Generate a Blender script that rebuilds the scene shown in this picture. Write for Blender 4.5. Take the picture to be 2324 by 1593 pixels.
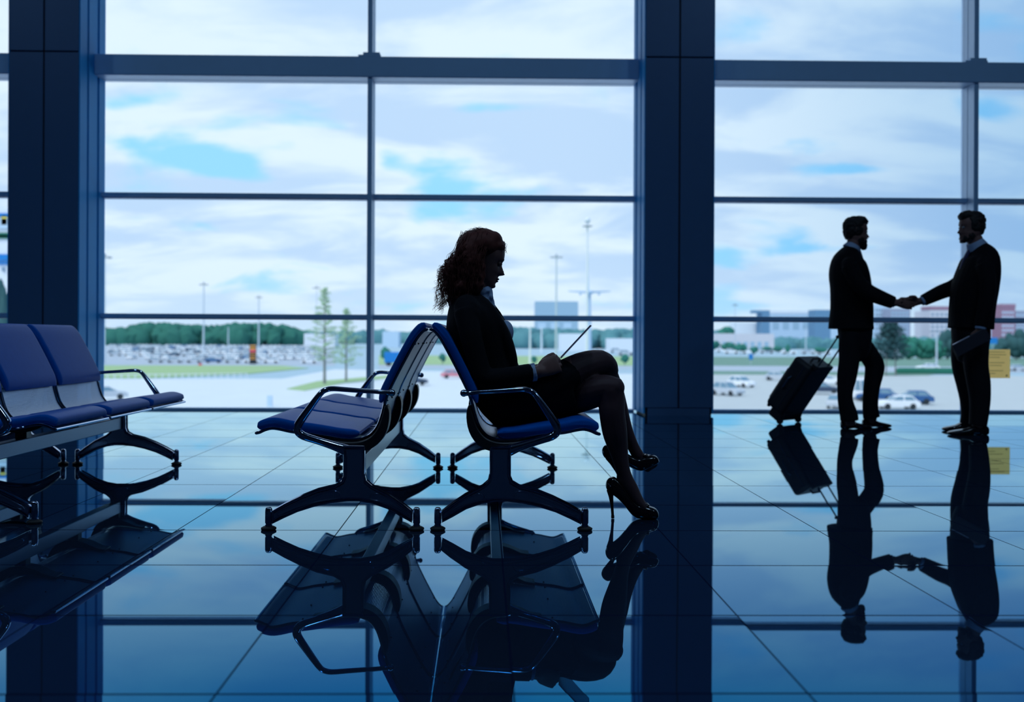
import bpy, bmesh, math, random
from mathutils import Vector, Matrix, Euler, noise
random.seed(7)
sc = bpy.context.scene
C = sc.collection
for o in list(bpy.data.objects): bpy.data.objects.remove(o)
V = Vector
# ---------------------------------------------------------------- camera, world, sun, exposure
W_, H_, F_ = 2324, 1593, 2363.0
cam_d = bpy.data.cameras.new('camera'); cam = bpy.data.objects.new('camera', cam_d); C.objects.link(cam)
cam_d.sensor_width = 36.0; cam_d.lens = 36.0*F_/W_
cam_d.shift_x = 23.0/W_; cam_d.shift_y = -30.5/W_
cam_d.clip_end = 6000; cam_d.clip_start = .05
YAW, ROLL = math.radians(-1.0), math.radians(0.27)
CAMH = .77
cam.location = (0, 0, CAMH)
CR = Matrix.Rotation(YAW, 3, 'Z') @ Matrix.Rotation(math.pi/2, 3, 'X') @ Matrix.Rotation(ROLL, 3, 'Z')
cam.rotation_euler = CR.to_euler()
cam_d.dof.use_dof = True; cam_d.dof.focus_distance = 4.35; cam_d.dof.aperture_fstop = 2.3
sc.camera = cam
sc.view_settings.view_transform = 'Standard'; sc.view_settings.look = 'None'
sc.view_settings.exposure = 0.0; sc.view_settings.gamma = 1.0
try: sc.view_settings.use_curve_mapping = False
except Exception: pass

def at(px, py, Y):
    """the point of the place seen at a photograph pixel, on the plane Y metres in front of the camera"""
    r = CR @ V(((px-(W_/2-23))/F_, -(py-(H_/2-30.5))/F_, -1.0))
    return V((0, 0, CAMH)) + r*(Y/r.y)

def nt_of(m):
    m.use_nodes = True; nt = m.node_tree; nt.nodes.clear(); return nt
def N(nt, t, **k):
    n = nt.nodes.new(t)
    for a, b in k.items():
        if a == 'inp':
            for i, v in b.items(): n.inputs[i].default_value = v
        else: setattr(n, a, b)
    return n
def L(nt, a, b): nt.links.new(a, b)
def math_(nt, op, a, b=None, c=None, clamp=False):
    n = N(nt, 'ShaderNodeMath', operation=op, use_clamp=clamp)
    for i, v in enumerate((a, b, c)):
        if v is None: continue
        if isinstance(v, (int, float)): n.inputs[i].default_value = v
        else: L(nt, v, n.inputs[i])
    return n.outputs[0]

# sky: broken cloud with clear gaps, as a function of direction
wd = bpy.data.worlds.new('sky'); sc.world = wd
nt = nt_of(wd)
tc = N(nt, 'ShaderNodeTexCoord'); sep = N(nt, 'ShaderNodeSeparateXYZ'); L(nt, tc.outputs['Generated'], sep.inputs[0])
X, Y, Z = sep.outputs
yy = math_(nt, 'MAXIMUM', math_(nt, 'ABSOLUTE', Y), .05)
u = math_(nt, 'DIVIDE', X, yy); v = math_(nt, 'DIVIDE', Z, yy)
den = math_(nt, 'ADD', math_(nt, 'MAXIMUM', Z, 0.0), .24)
cx = math_(nt, 'DIVIDE', X, den); cy = math_(nt, 'DIVIDE', Y, den)
comb = N(nt, 'ShaderNodeCombineXYZ'); L(nt, cx, comb.inputs[0]); L(nt, cy, comb.inputs[1])
n1 = N(nt, 'ShaderNodeTexNoise', inp={'Scale': 2.1, 'Detail': 9.0, 'Roughness': .52, 'Distortion': .35}); L(nt, comb.outputs[0], n1.inputs['Vector'])
mp = N(nt, 'ShaderNodeMapping'); mp.inputs['Location'].default_value = (7.3, 2.1, 3.0); mp.inputs['Scale'].default_value = (.7, 1.2, 1); L(nt, comb.outputs[0], mp.inputs[0])
n2 = N(nt, 'ShaderNodeTexNoise', inp={'Scale': 2.6, 'Detail': 8.0, 'Roughness': .55, 'Distortion': .4}); L(nt, mp.outputs[0], n2.inputs['Vector'])
gap = None
for gx, gy, sx, sy, a, tilt in [(490, 375, 150, 42, .30, -.15), (660, 330, 60, 25, .12, 0), (1130, 245, 130, 20, .20, .05), (1940, 378, 130, 16, .22, 0),
                          (300, 240, 120, 22, .16, .1), (2260, 250, 90, 40, .15, 0), (880, 370, 40, 40, .12, 0), (2230, 30, 90, 40, .15, 0), (1700, 690, 200, 9, .12, 0), (1900, 560, 170, 14, .12, .05), (500, 520, 240, 22, .10, 0)]:
    gu, gv, gsx, gsy = (gx-1098)/F_, (766-gy)/F_, sx/F_, sy/F_
    du = math_(nt, 'SUBTRACT', u, gu); dv = math_(nt, 'SUBTRACT', math_(nt, 'SUBTRACT', v, gv), math_(nt, 'MULTIPLY', du, tilt))
    e = math_(nt, 'ADD', math_(nt, 'POWER', math_(nt, 'DIVIDE', du, gsx), 2.0), math_(nt, 'POWER', math_(nt, 'DIVIDE', dv, gsy), 2.0))
    g = math_(nt, 'MULTIPLY', math_(nt, 'EXPONENT', math_(nt, 'MULTIPLY', e, -1.0)), a)
    gap = g if gap is None else math_(nt, 'ADD', gap, g)
cov = math_(nt, 'SUBTRACT', n1.outputs[0], gap)
r1 = N(nt, 'ShaderNodeMapRange', interpolation_type='SMOOTHSTEP', inp={1: .29, 2: .43}); L(nt, cov, r1.inputs[0])
r2 = N(nt, 'ShaderNodeMapRange', interpolation_type='SMOOTHSTEP', inp={1: .40, 2: .60}); L(nt, n2.outputs[0], r2.inputs[0])
def mixc(fac, a, b):
    m = N(nt, 'ShaderNodeMix', data_type='RGBA'); 
    if isinstance(fac, float): m.inputs[0].default_value = fac
    else: L(nt, fac, m.inputs[0])
    for i, c in ((6, a), (7, b)):
        if isinstance(c, tuple): m.inputs[i].default_value = c
        else: L(nt, c, m.inputs[i])
    return m.outputs[2]
cloud = mixc(r2.outputs[0], (.58, .78, 1.02, 1), (.84, .99, 1.10, 1))
skyc = mixc(r1.outputs[0], (.36, .79, 1.12, 1), cloud)
# the sky is deeper towards the right of the view
rr = N(nt, 'ShaderNodeMapRange', interpolation_type='SMOOTHSTEP', inp={1: .05, 2: .62}); L(nt, u, rr.inputs[0])
deep = N(nt, 'ShaderNodeMix', data_type='RGBA', blend_type='MULTIPLY'); L(nt, rr.outputs[0], deep.inputs[0]); L(nt, skyc, deep.inputs[6]); deep.inputs[7].default_value = (.50, .66, .80, 1)
# paler near the horizon
hz = N(nt, 'ShaderNodeMapRange', interpolation_type='SMOOTHSTEP', inp={1: .0, 2: .10, 3: .45, 4: 0.0}); L(nt, v, hz.inputs[0])
pale = mixc(hz.outputs[0], deep.outputs[2], (.72, .90, 1.06, 1))
bg = N(nt, 'ShaderNodeBackground'); L(nt, pale, bg.inputs[0]); bg.inputs[1].default_value = 1.0
wo = N(nt, 'ShaderNodeOutputWorld'); L(nt, bg.outputs[0], wo.inputs[0])

sun_d = bpy.data.lights.new('sun', 'SUN'); sun_d.energy = 1.9; sun_d.angle = .3; sun_d.color = (1, .95, .86)
sun = bpy.data.objects.new('sun', sun_d); C.objects.link(sun); sun.rotation_euler = (math.radians(38), 0, math.radians(-35))

# ---------------------------------------------------------------- materials
MAT = {}
def pm(name, col, rough=.5, metal=0.0, spec=.5, coat=0.0, noise_amt=0.0, nscale=8.0, bump=0.0, alpha=None, tint=None):
    m = bpy.data.materials.new(name); nt = nt_of(m)
    b = N(nt, 'ShaderNodeBsdfPrincipled', inp={'Roughness': rough, 'Metallic': metal, 'Specular IOR Level': spec, 'Coat Weight': coat, 'Coat Roughness': .05})
    o = N(nt, 'ShaderNodeOutputMaterial'); L(nt, b.outputs[0], o.inputs[0])
    t = N(nt, 'ShaderNodeTexCoord'); nz = N(nt, 'ShaderNodeTexNoise', inp={'Scale': nscale, 'Detail': 4.0}); L(nt, t.outputs['Object'], nz.inputs['Vector'])
    a = max(noise_amt, .04)
    mx = N(nt, 'ShaderNodeMix', data_type='RGBA'); L(nt, nz.outputs[0], mx.inputs[0])
    mx.inputs[6].default_value = tuple(c*(1-a) for c in col)+(1,); mx.inputs[7].default_value = tuple(min(1, c*(1+a)) for c in col)+(1,)
    L(nt, mx.outputs[2], b.inputs['Base Color'])
    if tint: b.inputs['Specular Tint'].default_value = tint+(1,)
    if bump:
        bp = N(nt, 'ShaderNodeBump', inp={'Strength': bump, 'Distance': .01}); L(nt, nz.outputs[0], bp.inputs['Height']); L(nt, bp.outputs[0], b.inputs['Normal'])
    m['bsdf'] = b.name
    MAT[name] = m; return m

pm('chrome', (.42, .50, .66), .11, 1.0)
pm('dark_chrome', (.10, .13, .22), .2, 1.0)
pm('vinyl', (.001, .085, .40), .42, 0, .05, tint=(.1, .4, 1.0), noise_amt=.1, nscale=30, bump=.04)
pm('black_plastic', (.006, .007, .012), .4)
pm('rubber', (.006, .006, .008), .6)
pm('beam_metal', (.10, .14, .22), .3, .8)
pm('suit', (.004, .004, .007), .9, 0, .15, noise_amt=.2, nscale=60)
pm('suit_soft', (.005, .005, .009), .85, 0, .2)
pm('shirt', (.42, .55, .80), .8, 0, .2)
pm('tie', (.03, .03, .10), .6, 0, .3)
pm('skin', (.16, .075, .065), .55, 0, .35, noise_amt=.06, nscale=20)
pm('stocking', (.055, .026, .032), .6, 0, .25)
pm('hair_auburn', (.085, .020, .016), .65, 0, .2, noise_amt=.3, nscale=40)
pm('hair_dark', (.008, .006, .007), .6, 0, .3, noise_amt=.3, nscale=60)
pm('patent', (.006, .005, .008), .15, 0, .6)
pm('eye_white', (.16, .17, .2), .4); pm('eyelid', (.13, .06, .055), .6)
pm('lips', (.10, .02, .03), .4)
pm('tablet_back', (.62, .62, .78), .3, .3)
pm('tablet_glass', (.10, .05, .14), .5, 0, .2)
pm('folder', (.02, .018, .03), .5)
pm('case_shell', (.006, .007, .013), .55, noise_amt=.2, nscale=40)
pm('case_metal', (.06, .10, .16), .3, .8)
pm('column_metal', (.06, .14, .30), .36, .1, .35)
pm('jamb_metal', (.035, .42, .92), .5, .0, .15)
pm('frame_metal', (.34, .56, .84), .42, .1, .5)
pm('frame_light', (.40, .55, .75), .4, .3, .5)
pm('seam', (.004, .006, .012), .6)
pm('wall_dark', (.05, .08, .14), .8)
pm('notice_yellow', (1.0, .64, .21), .7)
pm('notice_white', (.75, .8, .9), .7)
pm('ink', (.25, .14, .04), .7)

def thin(name, k=.5):
    m = MAT[name]; nt = m.node_tree; b = nt.nodes[m['bsdf']]; out = [n for n in nt.nodes if n.type == 'OUTPUT_MATERIAL'][0]
    src = b.inputs['Base Color'].links[0].from_socket
    tl = N(nt, 'ShaderNodeBsdfTranslucent'); L(nt, src, tl.inputs[0]); ms = N(nt, 'ShaderNodeMixShader'); ms.inputs[0].default_value = k
    L(nt, b.outputs[0], ms.inputs[1]); L(nt, tl.outputs[0], ms.inputs[2]); L(nt, ms.outputs[0], out.inputs[0])
thin('notice_yellow', .85); thin('notice_white', .7); thin('shirt', .35)

# polished floor tiles: dark bluish mirror whose reflection whitens towards grazing
TX, TY, T0 = .64, .635, (.068, 2.25)
m = bpy.data.materials.new('floor_tiles'); nt = nt_of(m); MAT['floor_tiles'] = m
geo = N(nt, 'ShaderNodeNewGeometry'); sp = N(nt, 'ShaderNodeSeparateXYZ'); L(nt, geo.outputs['Position'], sp.inputs[0])
fx = math_(nt, 'DIVIDE', math_(nt, 'SUBTRACT', sp.outputs[0], T0[0]), TX); fy = math_(nt, 'DIVIDE', math_(nt, 'SUBTRACT', sp.outputs[1], T0[1]), TY)
def near_int(f, w):   # 1 close to an integer
    d = math_(nt, 'ABSOLUTE', math_(nt, 'SUBTRACT', math_(nt, 'FRACT', math_(nt, 'ADD', f, .5)), .5))
    return math_(nt, 'LESS_THAN', d, w)
grout = math_(nt, 'MAXIMUM', near_int(fx, .004), near_int(fy, .008))
cv = N(nt, 'ShaderNodeCombineXYZ'); L(nt, math_(nt, 'FLOOR', fx), cv.inputs[0]); L(nt, math_(nt, 'FLOOR', fy), cv.inputs[1])
wn = N(nt, 'ShaderNodeTexWhiteNoise'); L(nt, cv.outputs[0], wn.inputs['Vector'])
# each tile lies a hair off level
off = N(nt, 'ShaderNodeVectorMath', operation='MULTIPLY_ADD'); L(nt, wn.outputs['Color'], off.inputs[0]); off.inputs[1].default_value = (.0035, .0035, 0); off.inputs[2].default_value = (-.00175, -.00175, 0)
add = N(nt, 'ShaderNodeVectorMath', operation='ADD'); L(nt, geo.outputs['Normal'], add.inputs[0]); L(nt, off.outputs[0], add.inputs[1])
nrm = N(nt, 'ShaderNodeVectorMath', operation='NORMALIZE'); L(nt, add.outputs[0], nrm.inputs[0])
fn = N(nt, 'ShaderNodeTexNoise', inp={'Scale': 3.0, 'Detail': 5.0}); L(nt, geo.outputs['Position'], fn.inputs['Vector'])
dcol = N(nt, 'ShaderNodeMix', data_type='RGBA'); L(nt, fn.outputs[0], dcol.inputs[0]); dcol.inputs[6].default_value = (.014, .028, .06, 1); dcol.inputs[7].default_value = (.018, .034, .07, 1)
dif = N(nt, 'ShaderNodeBsdfDiffuse'); L(nt, dcol.outputs[2], dif.inputs[0])
gl = N(nt, 'ShaderNodeBsdfGlossy', inp={'Roughness': .012}); L(nt, nrm.outputs[0], gl.inputs['Normal'])
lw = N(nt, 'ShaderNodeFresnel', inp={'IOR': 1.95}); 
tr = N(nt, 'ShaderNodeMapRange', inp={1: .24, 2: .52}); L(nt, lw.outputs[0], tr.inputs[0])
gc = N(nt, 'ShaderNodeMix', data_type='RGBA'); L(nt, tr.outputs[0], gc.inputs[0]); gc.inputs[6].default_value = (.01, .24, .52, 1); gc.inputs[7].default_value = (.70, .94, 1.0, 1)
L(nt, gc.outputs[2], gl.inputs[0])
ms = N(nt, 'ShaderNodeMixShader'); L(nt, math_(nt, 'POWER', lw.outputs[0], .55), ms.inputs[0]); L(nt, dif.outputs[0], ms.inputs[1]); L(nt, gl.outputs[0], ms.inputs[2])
gd = N(nt, 'ShaderNodeBsdfDiffuse', inp={0: (.004, .008, .03, 1)})
mg = N(nt, 'ShaderNodeMixShader'); L(nt, math_(nt, 'MULTIPLY', grout, .9), mg.inputs[0]); L(nt, ms.outputs[0], mg.inputs[1]); L(nt, gd.outputs[0], mg.inputs[2])
o = N(nt, 'ShaderNodeOutputMaterial'); L(nt, mg.outputs[0], o.inputs[0])

# clear panes
m = bpy.data.materials.new('pane_glass'); nt = nt_of(m); MAT['pane_glass'] = m
t_ = N(nt, 'ShaderNodeBsdfTransparent', inp={0: (.97, .985, 1, 1)}); g_ = N(nt, 'ShaderNodeBsdfGlossy', inp={'Roughness': .0}); fr = N(nt, 'ShaderNodeFresnel', inp={0: 1.25})
ms = N(nt, 'ShaderNodeMixShader'); L(nt, fr.outputs[0], ms.inputs[0]); L(nt, t_.outputs[0], ms.inputs[1]); L(nt, g_.outputs[0], ms.inputs[2])
o = N(nt, 'ShaderNodeOutputMaterial'); L(nt, ms.outputs[0], o.inputs[0])

# perforated sheet: brushed metal with a grid of round holes
m = bpy.data.materials.new('perforated_metal'); nt = nt_of(m); MAT['perforated_metal'] = m
uvn = N(nt, 'ShaderNodeTexCoord'); s2 = N(nt, 'ShaderNodeSeparateXYZ'); L(nt, uvn.outputs['UV'], s2.inputs[0])
def cell(o_, k=.0065): return math_(nt, 'SUBTRACT', math_(nt, 'FRACT', math_(nt, 'DIVIDE', o_, k)), .5)
a_ = cell(s2.outputs[0]); b_ = cell(s2.outputs[1])
dd = math_(nt, 'ADD', math_(nt, 'MULTIPLY', a_, a_), math_(nt, 'MULTIPLY', b_, b_))
hole = math_(nt, 'LESS_THAN', dd, .09)
pb = N(nt, 'ShaderNodeBsdfPrincipled', inp={'Base Color': (.36, .45, .62, 1), 'Metallic': .6, 'Roughness': .35})
tp = N(nt, 'ShaderNodeBsdfTransparent')
ms = N(nt, 'ShaderNodeMixShader'); L(nt, hole, ms.inputs[0]); L(nt, pb.outputs[0], ms.inputs[1]); L(nt, tp.outputs[0], ms.inputs[2])
o = N(nt, 'ShaderNodeOutputMaterial'); L(nt, ms.outputs[0], o.inputs[0])

# ---------------------------------------------------------------- helpers
def link(name, me, mats, parent=None, smooth=True, loc=None):
    if not isinstance(mats, (list, tuple)): mats = [mats]
    for mm in mats: me.materials.append(MAT[mm] if isinstance(mm, str) else mm)
    if smooth:
        for p in me.polygons: p.use_smooth = True
    o = bpy.data.objects.new(name, me); C.objects.link(o)
    if parent: o.parent = parent
    if loc is not None: o.location = loc
    return o
def obj(name, bm, mats, parent=None, smooth=True, bevel=0, ang=35, autosmooth=True, seg=2):
    bmesh.ops.recalc_face_normals(bm, faces=bm.faces)
    me = bpy.data.meshes.new(name); bm.to_mesh(me); bm.free()
    o = link(name, me, mats, parent, smooth)
    if bevel:
        b = o.modifiers.new('b', 'BEVEL'); b.width = bevel; b.segments = seg; b.limit_method = 'ANGLE'; b.angle_limit = math.radians(ang); b.harden_normals = False
    if smooth and autosmooth:
        try: me.set_sharp_from_angle(angle=math.radians(40))
        except Exception: pass
    return o
def thing(name, label, cat, loc=(0, 0, 0), rz=0, group=None, kind=None):
    o = bpy.data.objects.new(name, None); C.objects.link(o); o.location = loc; o.rotation_euler = (0, 0, rz)
    o.empty_display_size = .1
    return tag(o, label, cat, group, kind)
def tag(o, label=None, cat=None, group=None, kind=None):
    if label: o['label'] = label
    if cat: o['category'] = cat
    if group: o['group'] = group
    if kind: o['kind'] = kind
    return o
def struct(o, label=None): o['kind'] = 'structure'; (label and tag(o, label)); return o
def children(o): return [c for c in bpy.data.objects if c.parent == o]
def copy_tree(o, parent=None):
    c = o.copy(); C.objects.link(c); c.parent = parent
    for ch in children(o): copy_tree(ch, c)
    return c

def box(bm, lo, hi, mat=0):
    x0, y0, z0 = lo; x1, y1, z1 = hi
    vs = [bm.verts.new(p) for p in ((x0,y0,z0),(x1,y0,z0),(x1,y1,z0),(x0,y1,z0),(x0,y0,z1),(x1,y0,z1),(x1,y1,z1),(x0,y1,z1))]
    for f in ((0,3,2,1),(4,5,6,7),(0,1,5,4),(1,2,6,5),(2,3,7,6),(3,0,4,7)):
        fc = bm.faces.new([vs[i] for i in f]); fc.material_index = mat
    return vs
def ringloft(bm, rings, cap=True, mat=0, close=False):
    rv = [[bm.verts.new(p) for p in r] for r in rings]
    n = len(rv[0]); m_ = len(rv)
    for i in range(m_ if close else m_-1):
        a, b = rv[i], rv[(i+1) % m_]
        for j in range(n):
            f = bm.faces.new((a[j], a[(j+1) % n], b[(j+1) % n], b[j])); f.material_index = mat
    if cap and not close:
        f = bm.faces.new(rv[0][::-1]); f.material_index = mat
        f = bm.faces.new(rv[-1]); f.material_index = mat
    return rv
def sgnpow(x, p): return math.copysign(abs(x)**p, x)
def ell(c, a, b, n=16, e=1.0):
    """ring round c with half axes a, b (vectors)"""
    return [c + a*sgnpow(math.cos(t), e) + b*sgnpow(math.sin(t), e) for t in (2*math.pi*k/n for k in range(n))]
def tube(bm, pts, rad, n=10, mat=0, dome=False, close=False, e=1.0):
    pts = [V(p) for p in pts]; m_ = len(pts)
    if not isinstance(rad, (list, tuple)): rad = [rad]*m_
    if dome:
        d0 = (pts[0]-pts[1]).normalized(); d1 = (pts[-1]-pts[-2]).normalized(); r0 = rad[0]; r1 = rad[-1]
        h = lambda r: (r if isinstance(r, (int, float)) else min(r))
        sc_ = lambda r, k: (r*k if isinstance(r, (int, float)) else (r[0]*k, r[1]*k))
        pts = [pts[0]+d0*h(r0)*.95, pts[0]+d0*h(r0)*.7] + pts + [pts[-1]+d1*h(r1)*.7, pts[-1]+d1*h(r1)*.95]
        rad = [sc_(r0, .3), sc_(r0, .72)] + list(rad) + [sc_(r1, .72), sc_(r1, .3)]
        m_ += 4
    rings = []; prev = None
    for i, p in enumerate(pts):
        if close: t = (pts[(i+1) % m_]-pts[i-1]).normalized()
        else: t = ((pts[min(i+1, m_-1)]-pts[max(i-1, 0)])).normalized()
        if prev is None:
            ref = V((0, 1, 0)) if abs(t.y) < .9 else V((1, 0, 0))
            b = (ref - t*ref.dot(t)).normalized()
        else:
            b = (prev - t*prev.dot(t)).normalized()
        prev = b; a = t.cross(b).normalized()
        r = rad[i]; ra, rb = (r, r) if isinstance(r, (int, float)) else r   # (in-plane, along b)
        rings.append(ell(p, a*ra, b*rb, n, e))
    ringloft(bm, rings, cap=True, mat=mat, close=close)
def catmull(pts, k=4):
    pts = [tuple(p) for p in pts]; out = []
    n = len(pts)
    for i in range(n-1):
        p0 = pts[max(i-1, 0)]; p1 = pts[i]; p2 = pts[i+1]; p3 = pts[min(i+2, n-1)]
        for j in range(k):
            t = j/k
            out.append(tuple(.5*((2*b)+(-a+c)*t+(2*a-5*b+4*c-d)*t*t+(-a+3*b-3*c+d)*t**3) for a, b, c, d in zip(p0, p1, p2, p3)))
    out.append(pts[-1]); return out
def lathe(bm, prof, c=(0, 0, 0), n=16, mat=0):
    c = V(c)
    ringloft(bm, [[c+V((r*math.cos(2*math.pi*k/n), r*math.sin(2*math.pi*k/n), z)) for k in range(n)] for r, z in prof], mat=mat)
def prism(bm, poly, y0, y1, mat=0):
    """polygon of (x, z) pulled along y"""
    a = [bm.verts.new((x, y0, z)) for x, z in poly]; b = [bm.verts.new((x, y1, z)) for x, z in poly]; n = len(poly)
    for i in range(n):
        f = bm.faces.new((a[i], a[(i+1) % n], b[(i+1) % n], b[i])); f.material_index = mat
    f = bm.faces.new(a[::-1]); f.material_index = mat
    f = bm.faces.new(b); f.material_index = mat
def ball(bm, c, r, mat=0, sub=2, rot=None):
    r = (r, r, r) if isinstance(r, (int, float)) else r
    M = Matrix.Translation(V(c)) @ (rot.to_4x4() if rot else Matrix.Identity(4)) @ Matrix.Diagonal((*r, 1))
    g = bmesh.ops.create_icosphere(bm, subdivisions=sub, radius=1, matrix=M)
    if mat:
        for v_ in g['verts']:
            for f in v_.link_faces: f.material_index = mat

# ---------------------------------------------------------------- the hall
GY = 10.96            # the glazing
HALL_Z = 7.6
BX0, BX1 = -10.62, 14.5
def bx(name, lo, hi, mat, parent=None, bevel=0, label=None):
    bm = bmesh.new(); box(bm, lo, hi); o = obj(name, bm, mat, parent, smooth=False, bevel=bevel)
    return o
struct(bx('floor', (-16, -14, -.25), (18, GY+.12, 0), 'floor_tiles'), 'polished blue-grey tiled floor of the terminal hall')
struct(bx('ceiling', (-16, -14, HALL_Z), (18, GY+.4, HALL_Z+.3), 'wall_dark'), 'dark ceiling of the hall')
struct(bx('wall_back', (-16, -14.2, 0), (18, -14, HALL_Z), 'wall_dark'), 'dark back wall of the hall')
struct(bx('wall_left', (-16.2, -14, 0), (-16, GY+.4, HALL_Z), 'wall_dark'), 'dark left side wall of the hall')
struct(bx('wall_right', (18, -14, 0), (18.2, GY+.4, HALL_Z), 'wall_dark'), 'dark right side wall of the hall')

k_ = 0
for lx in (-8.4, -4.2, 0, 4.2, 8.4):  # fill lamps added out of view to brighten columns, beams and chrome
    for ly in (2.4,):
        lt = struct(thing('added_fill_lamp', 'round fill lamp added above the hall, out of view', None, (lx, ly, HALL_Z)))
        bm = bmesh.new(); lathe(bm, [(.42, -.0), (.45, -.12), (.40, -.12), (.38, -.04)], n=20); obj('fill_housing', bm, 'jamb_metal', lt)
        ld = bpy.data.lights.new('lamp', 'AREA'); ld.shape = 'DISK'; ld.size = .76; ld.energy = 60; ld.color = (.42, .70, 1.0)
        lo_ = bpy.data.objects.new('fill_light', ld); C.objects.link(lo_); lo_.location = (0, 0, -.14); lo_.parent = lt

COLX = [1.94-6.28*2, 1.94-6.28, 1.94, 1.94+6.28, 1.94+12.56]
CFY = 10.32; HWID = .34
where = ['far left column beyond the frame', 'dark metal clad column behind the left benches', 'dark metal clad column between the seated woman and the two men', 'metal clad column right of the men', 'farthest right column']
for i, x in enumerate(COLX):
    c = struct(thing('column', where[i], None, (x, CFY, 0)))
    # body with a recessed joint down the middle of the face
    bm = bmesh.new(); 
    box(bm, (-HWID, 0, .08), (-.008, GY-CFY-.02, 3.56)); box(bm, (.008, 0, .08), (HWID, GY-CFY-.02, 3.56)); 
    box(bm, (-HWID, 0, 3.572), (-.008, GY-CFY-.02, HALL_Z)); box(bm, (.008, 0, 3.572), (HWID, GY-CFY-.02, HALL_Z))
    obj('cladding', bm, 'column_metal', c, smooth=False, bevel=.004)
    bm = bmesh.new(); box(bm, (-HWID+.01, .02, 0), (HWID-.01, GY-CFY-.03, HALL_Z)); obj('core', bm, 'seam', c, smooth=False)
    bm = bmesh.new(); box(bm, (-HWID+.03, -.0, 0), (HWID-.03, GY-CFY-.02, .075)); obj('plinth', bm, 'column_metal', c, smooth=False)
    for s in (-1, 1):
        # stepped window jambs on both sides
        bm = bmesh.new()
        for y0, y1, d in ((.0, .20, .012), (.215, .46, .018), (.475, .66, .026)):
            xs = sorted((s*(HWID-.005), s*(HWID+d)))
            box(bm, (xs[0], y0+.012, .02), (xs[1], y1, HALL_Z))
        obj('jamb', bm, 'jamb_metal', c, smooth=False, bevel=.003)

def bay(k, x0, x1, label):
    w = struct(thing('window_%d' % k, label, None, (0, GY, 0)))
    xm = (x0+x1)/2+.02
    # horizontal rails
    for z in (.980, 2.236):
        bm = bmesh.new(); box(bm, (x0, -.10, z-.022), (x1, .05, z+.022)); obj('transom', bm, 'frame_metal', w, smooth=False, bevel=.004)
        bm = bmesh.new(); box(bm, (x0, -.06, z-.034), (x1, .045, z-.0222)); obj('glazing_bead', bm, 'frame_light', w, smooth=False)
    bm = bmesh.new(); box(bm, (x0, -.06, .0), (x1, .06, .022)); obj('sill', bm, 'frame_metal', w, smooth=False, bevel=.003)
    z = 5.9
    bm = bmesh.new(); box(bm, (x0, -.10, z-.022), (x1, .05, z+.022)); obj('transom', bm, 'frame_metal', w, smooth=False, bevel=.004)
    # upright fin in the middle
    bm = bmesh.new(); box(bm, (xm-.023, -.24, .022), (xm+.023, -.10, 3.43)); box(bm, (xm-.026, -.10, .022), (xm+.026, .05, 3.43))
    box(bm, (xm-.023, -.24, 3.69), (xm+.023, -.10, HALL_Z)); box(bm, (xm-.026, -.10, 3.69), (xm+.026, .05, HALL_Z)); obj('mullion', bm, 'frame_light', w, smooth=False, bevel=.003)
    bm = bmesh.new(); box(bm, (xm-.024, -.246, .022), (xm+.024, -.2405, 3.43)); box(bm, (xm-.024, -.246, 3.69), (xm+.024, -.2405, HALL_Z)); obj('mullion_face', bm, 'frame_metal', w, smooth=False)
    zs = [(.022, .946), (1.002, 2.202), (2.258, 3.42), (3.66, 5.866), (5.922, HALL_Z)]
    for a, b in zs:
        for p, q in ((x0, xm-.026), (xm+.026, x1)):
            bm = bmesh.new(); box(bm, (p, 0, a), (q, .012, b)); obj('glass_pane', bm, 'pane_glass', w, smooth=False)
def beam(k, x0, x1, label):
    b = struct(thing('trim_%d' % k, label, None, (0, GY, 0))); xm = (x0+x1)/2+.02
    bm = bmesh.new(); box(bm, (x0-.045, -.27, 3.436), (x1+.045, .04, 3.645)); obj('beam_body', bm, 'frame_metal', b, smooth=False, bevel=.006)
    bm = bmesh.new(); box(bm, (x0-.04, -.268, 3.4315), (x1+.04, -.085, 3.4355)); box(bm, (x0-.04, -.075, 3.4315), (x1+.04, .03, 3.4355)); obj('underside_strip', bm, 'frame_light', b, smooth=False, bevel=.002)
    bm = bmesh.new(); box(bm, (xm-.12, -.26, 3.6455), (xm+.11, -.02, 3.665)); box(bm, (xm-.07, -.26, 3.665), (xm+.10, -.02, 3.69)); obj('bracket_plate', bm, 'frame_metal', b, smooth=False)
bl = ['large glazed bay beside the left edge of the picture', 'large glazed bay behind the benches and the seated woman', 'large glazed bay behind the two men shaking hands', 'glazed bay beyond the right edge']
for i in range(4):
    x0, x1 = COLX[i]+HWID+.02, COLX[i+1]-HWID-.02
    bay(i+1, x0, x1, bl[i]); beam(i+1, x0+.005, x1-.005, 'long horizontal steel beam across '+bl[i])
# end infill walls of the front
struct(bx('wall_front_left', (-16, GY-.4, 0), (COLX[0]-.34, GY+.1, HALL_Z), 'wall_dark')); struct(bx('wall_front_right', (COLX[4]+.34, GY-.4, 0), (18, GY+.1, HALL_Z), 'wall_dark'))
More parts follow.
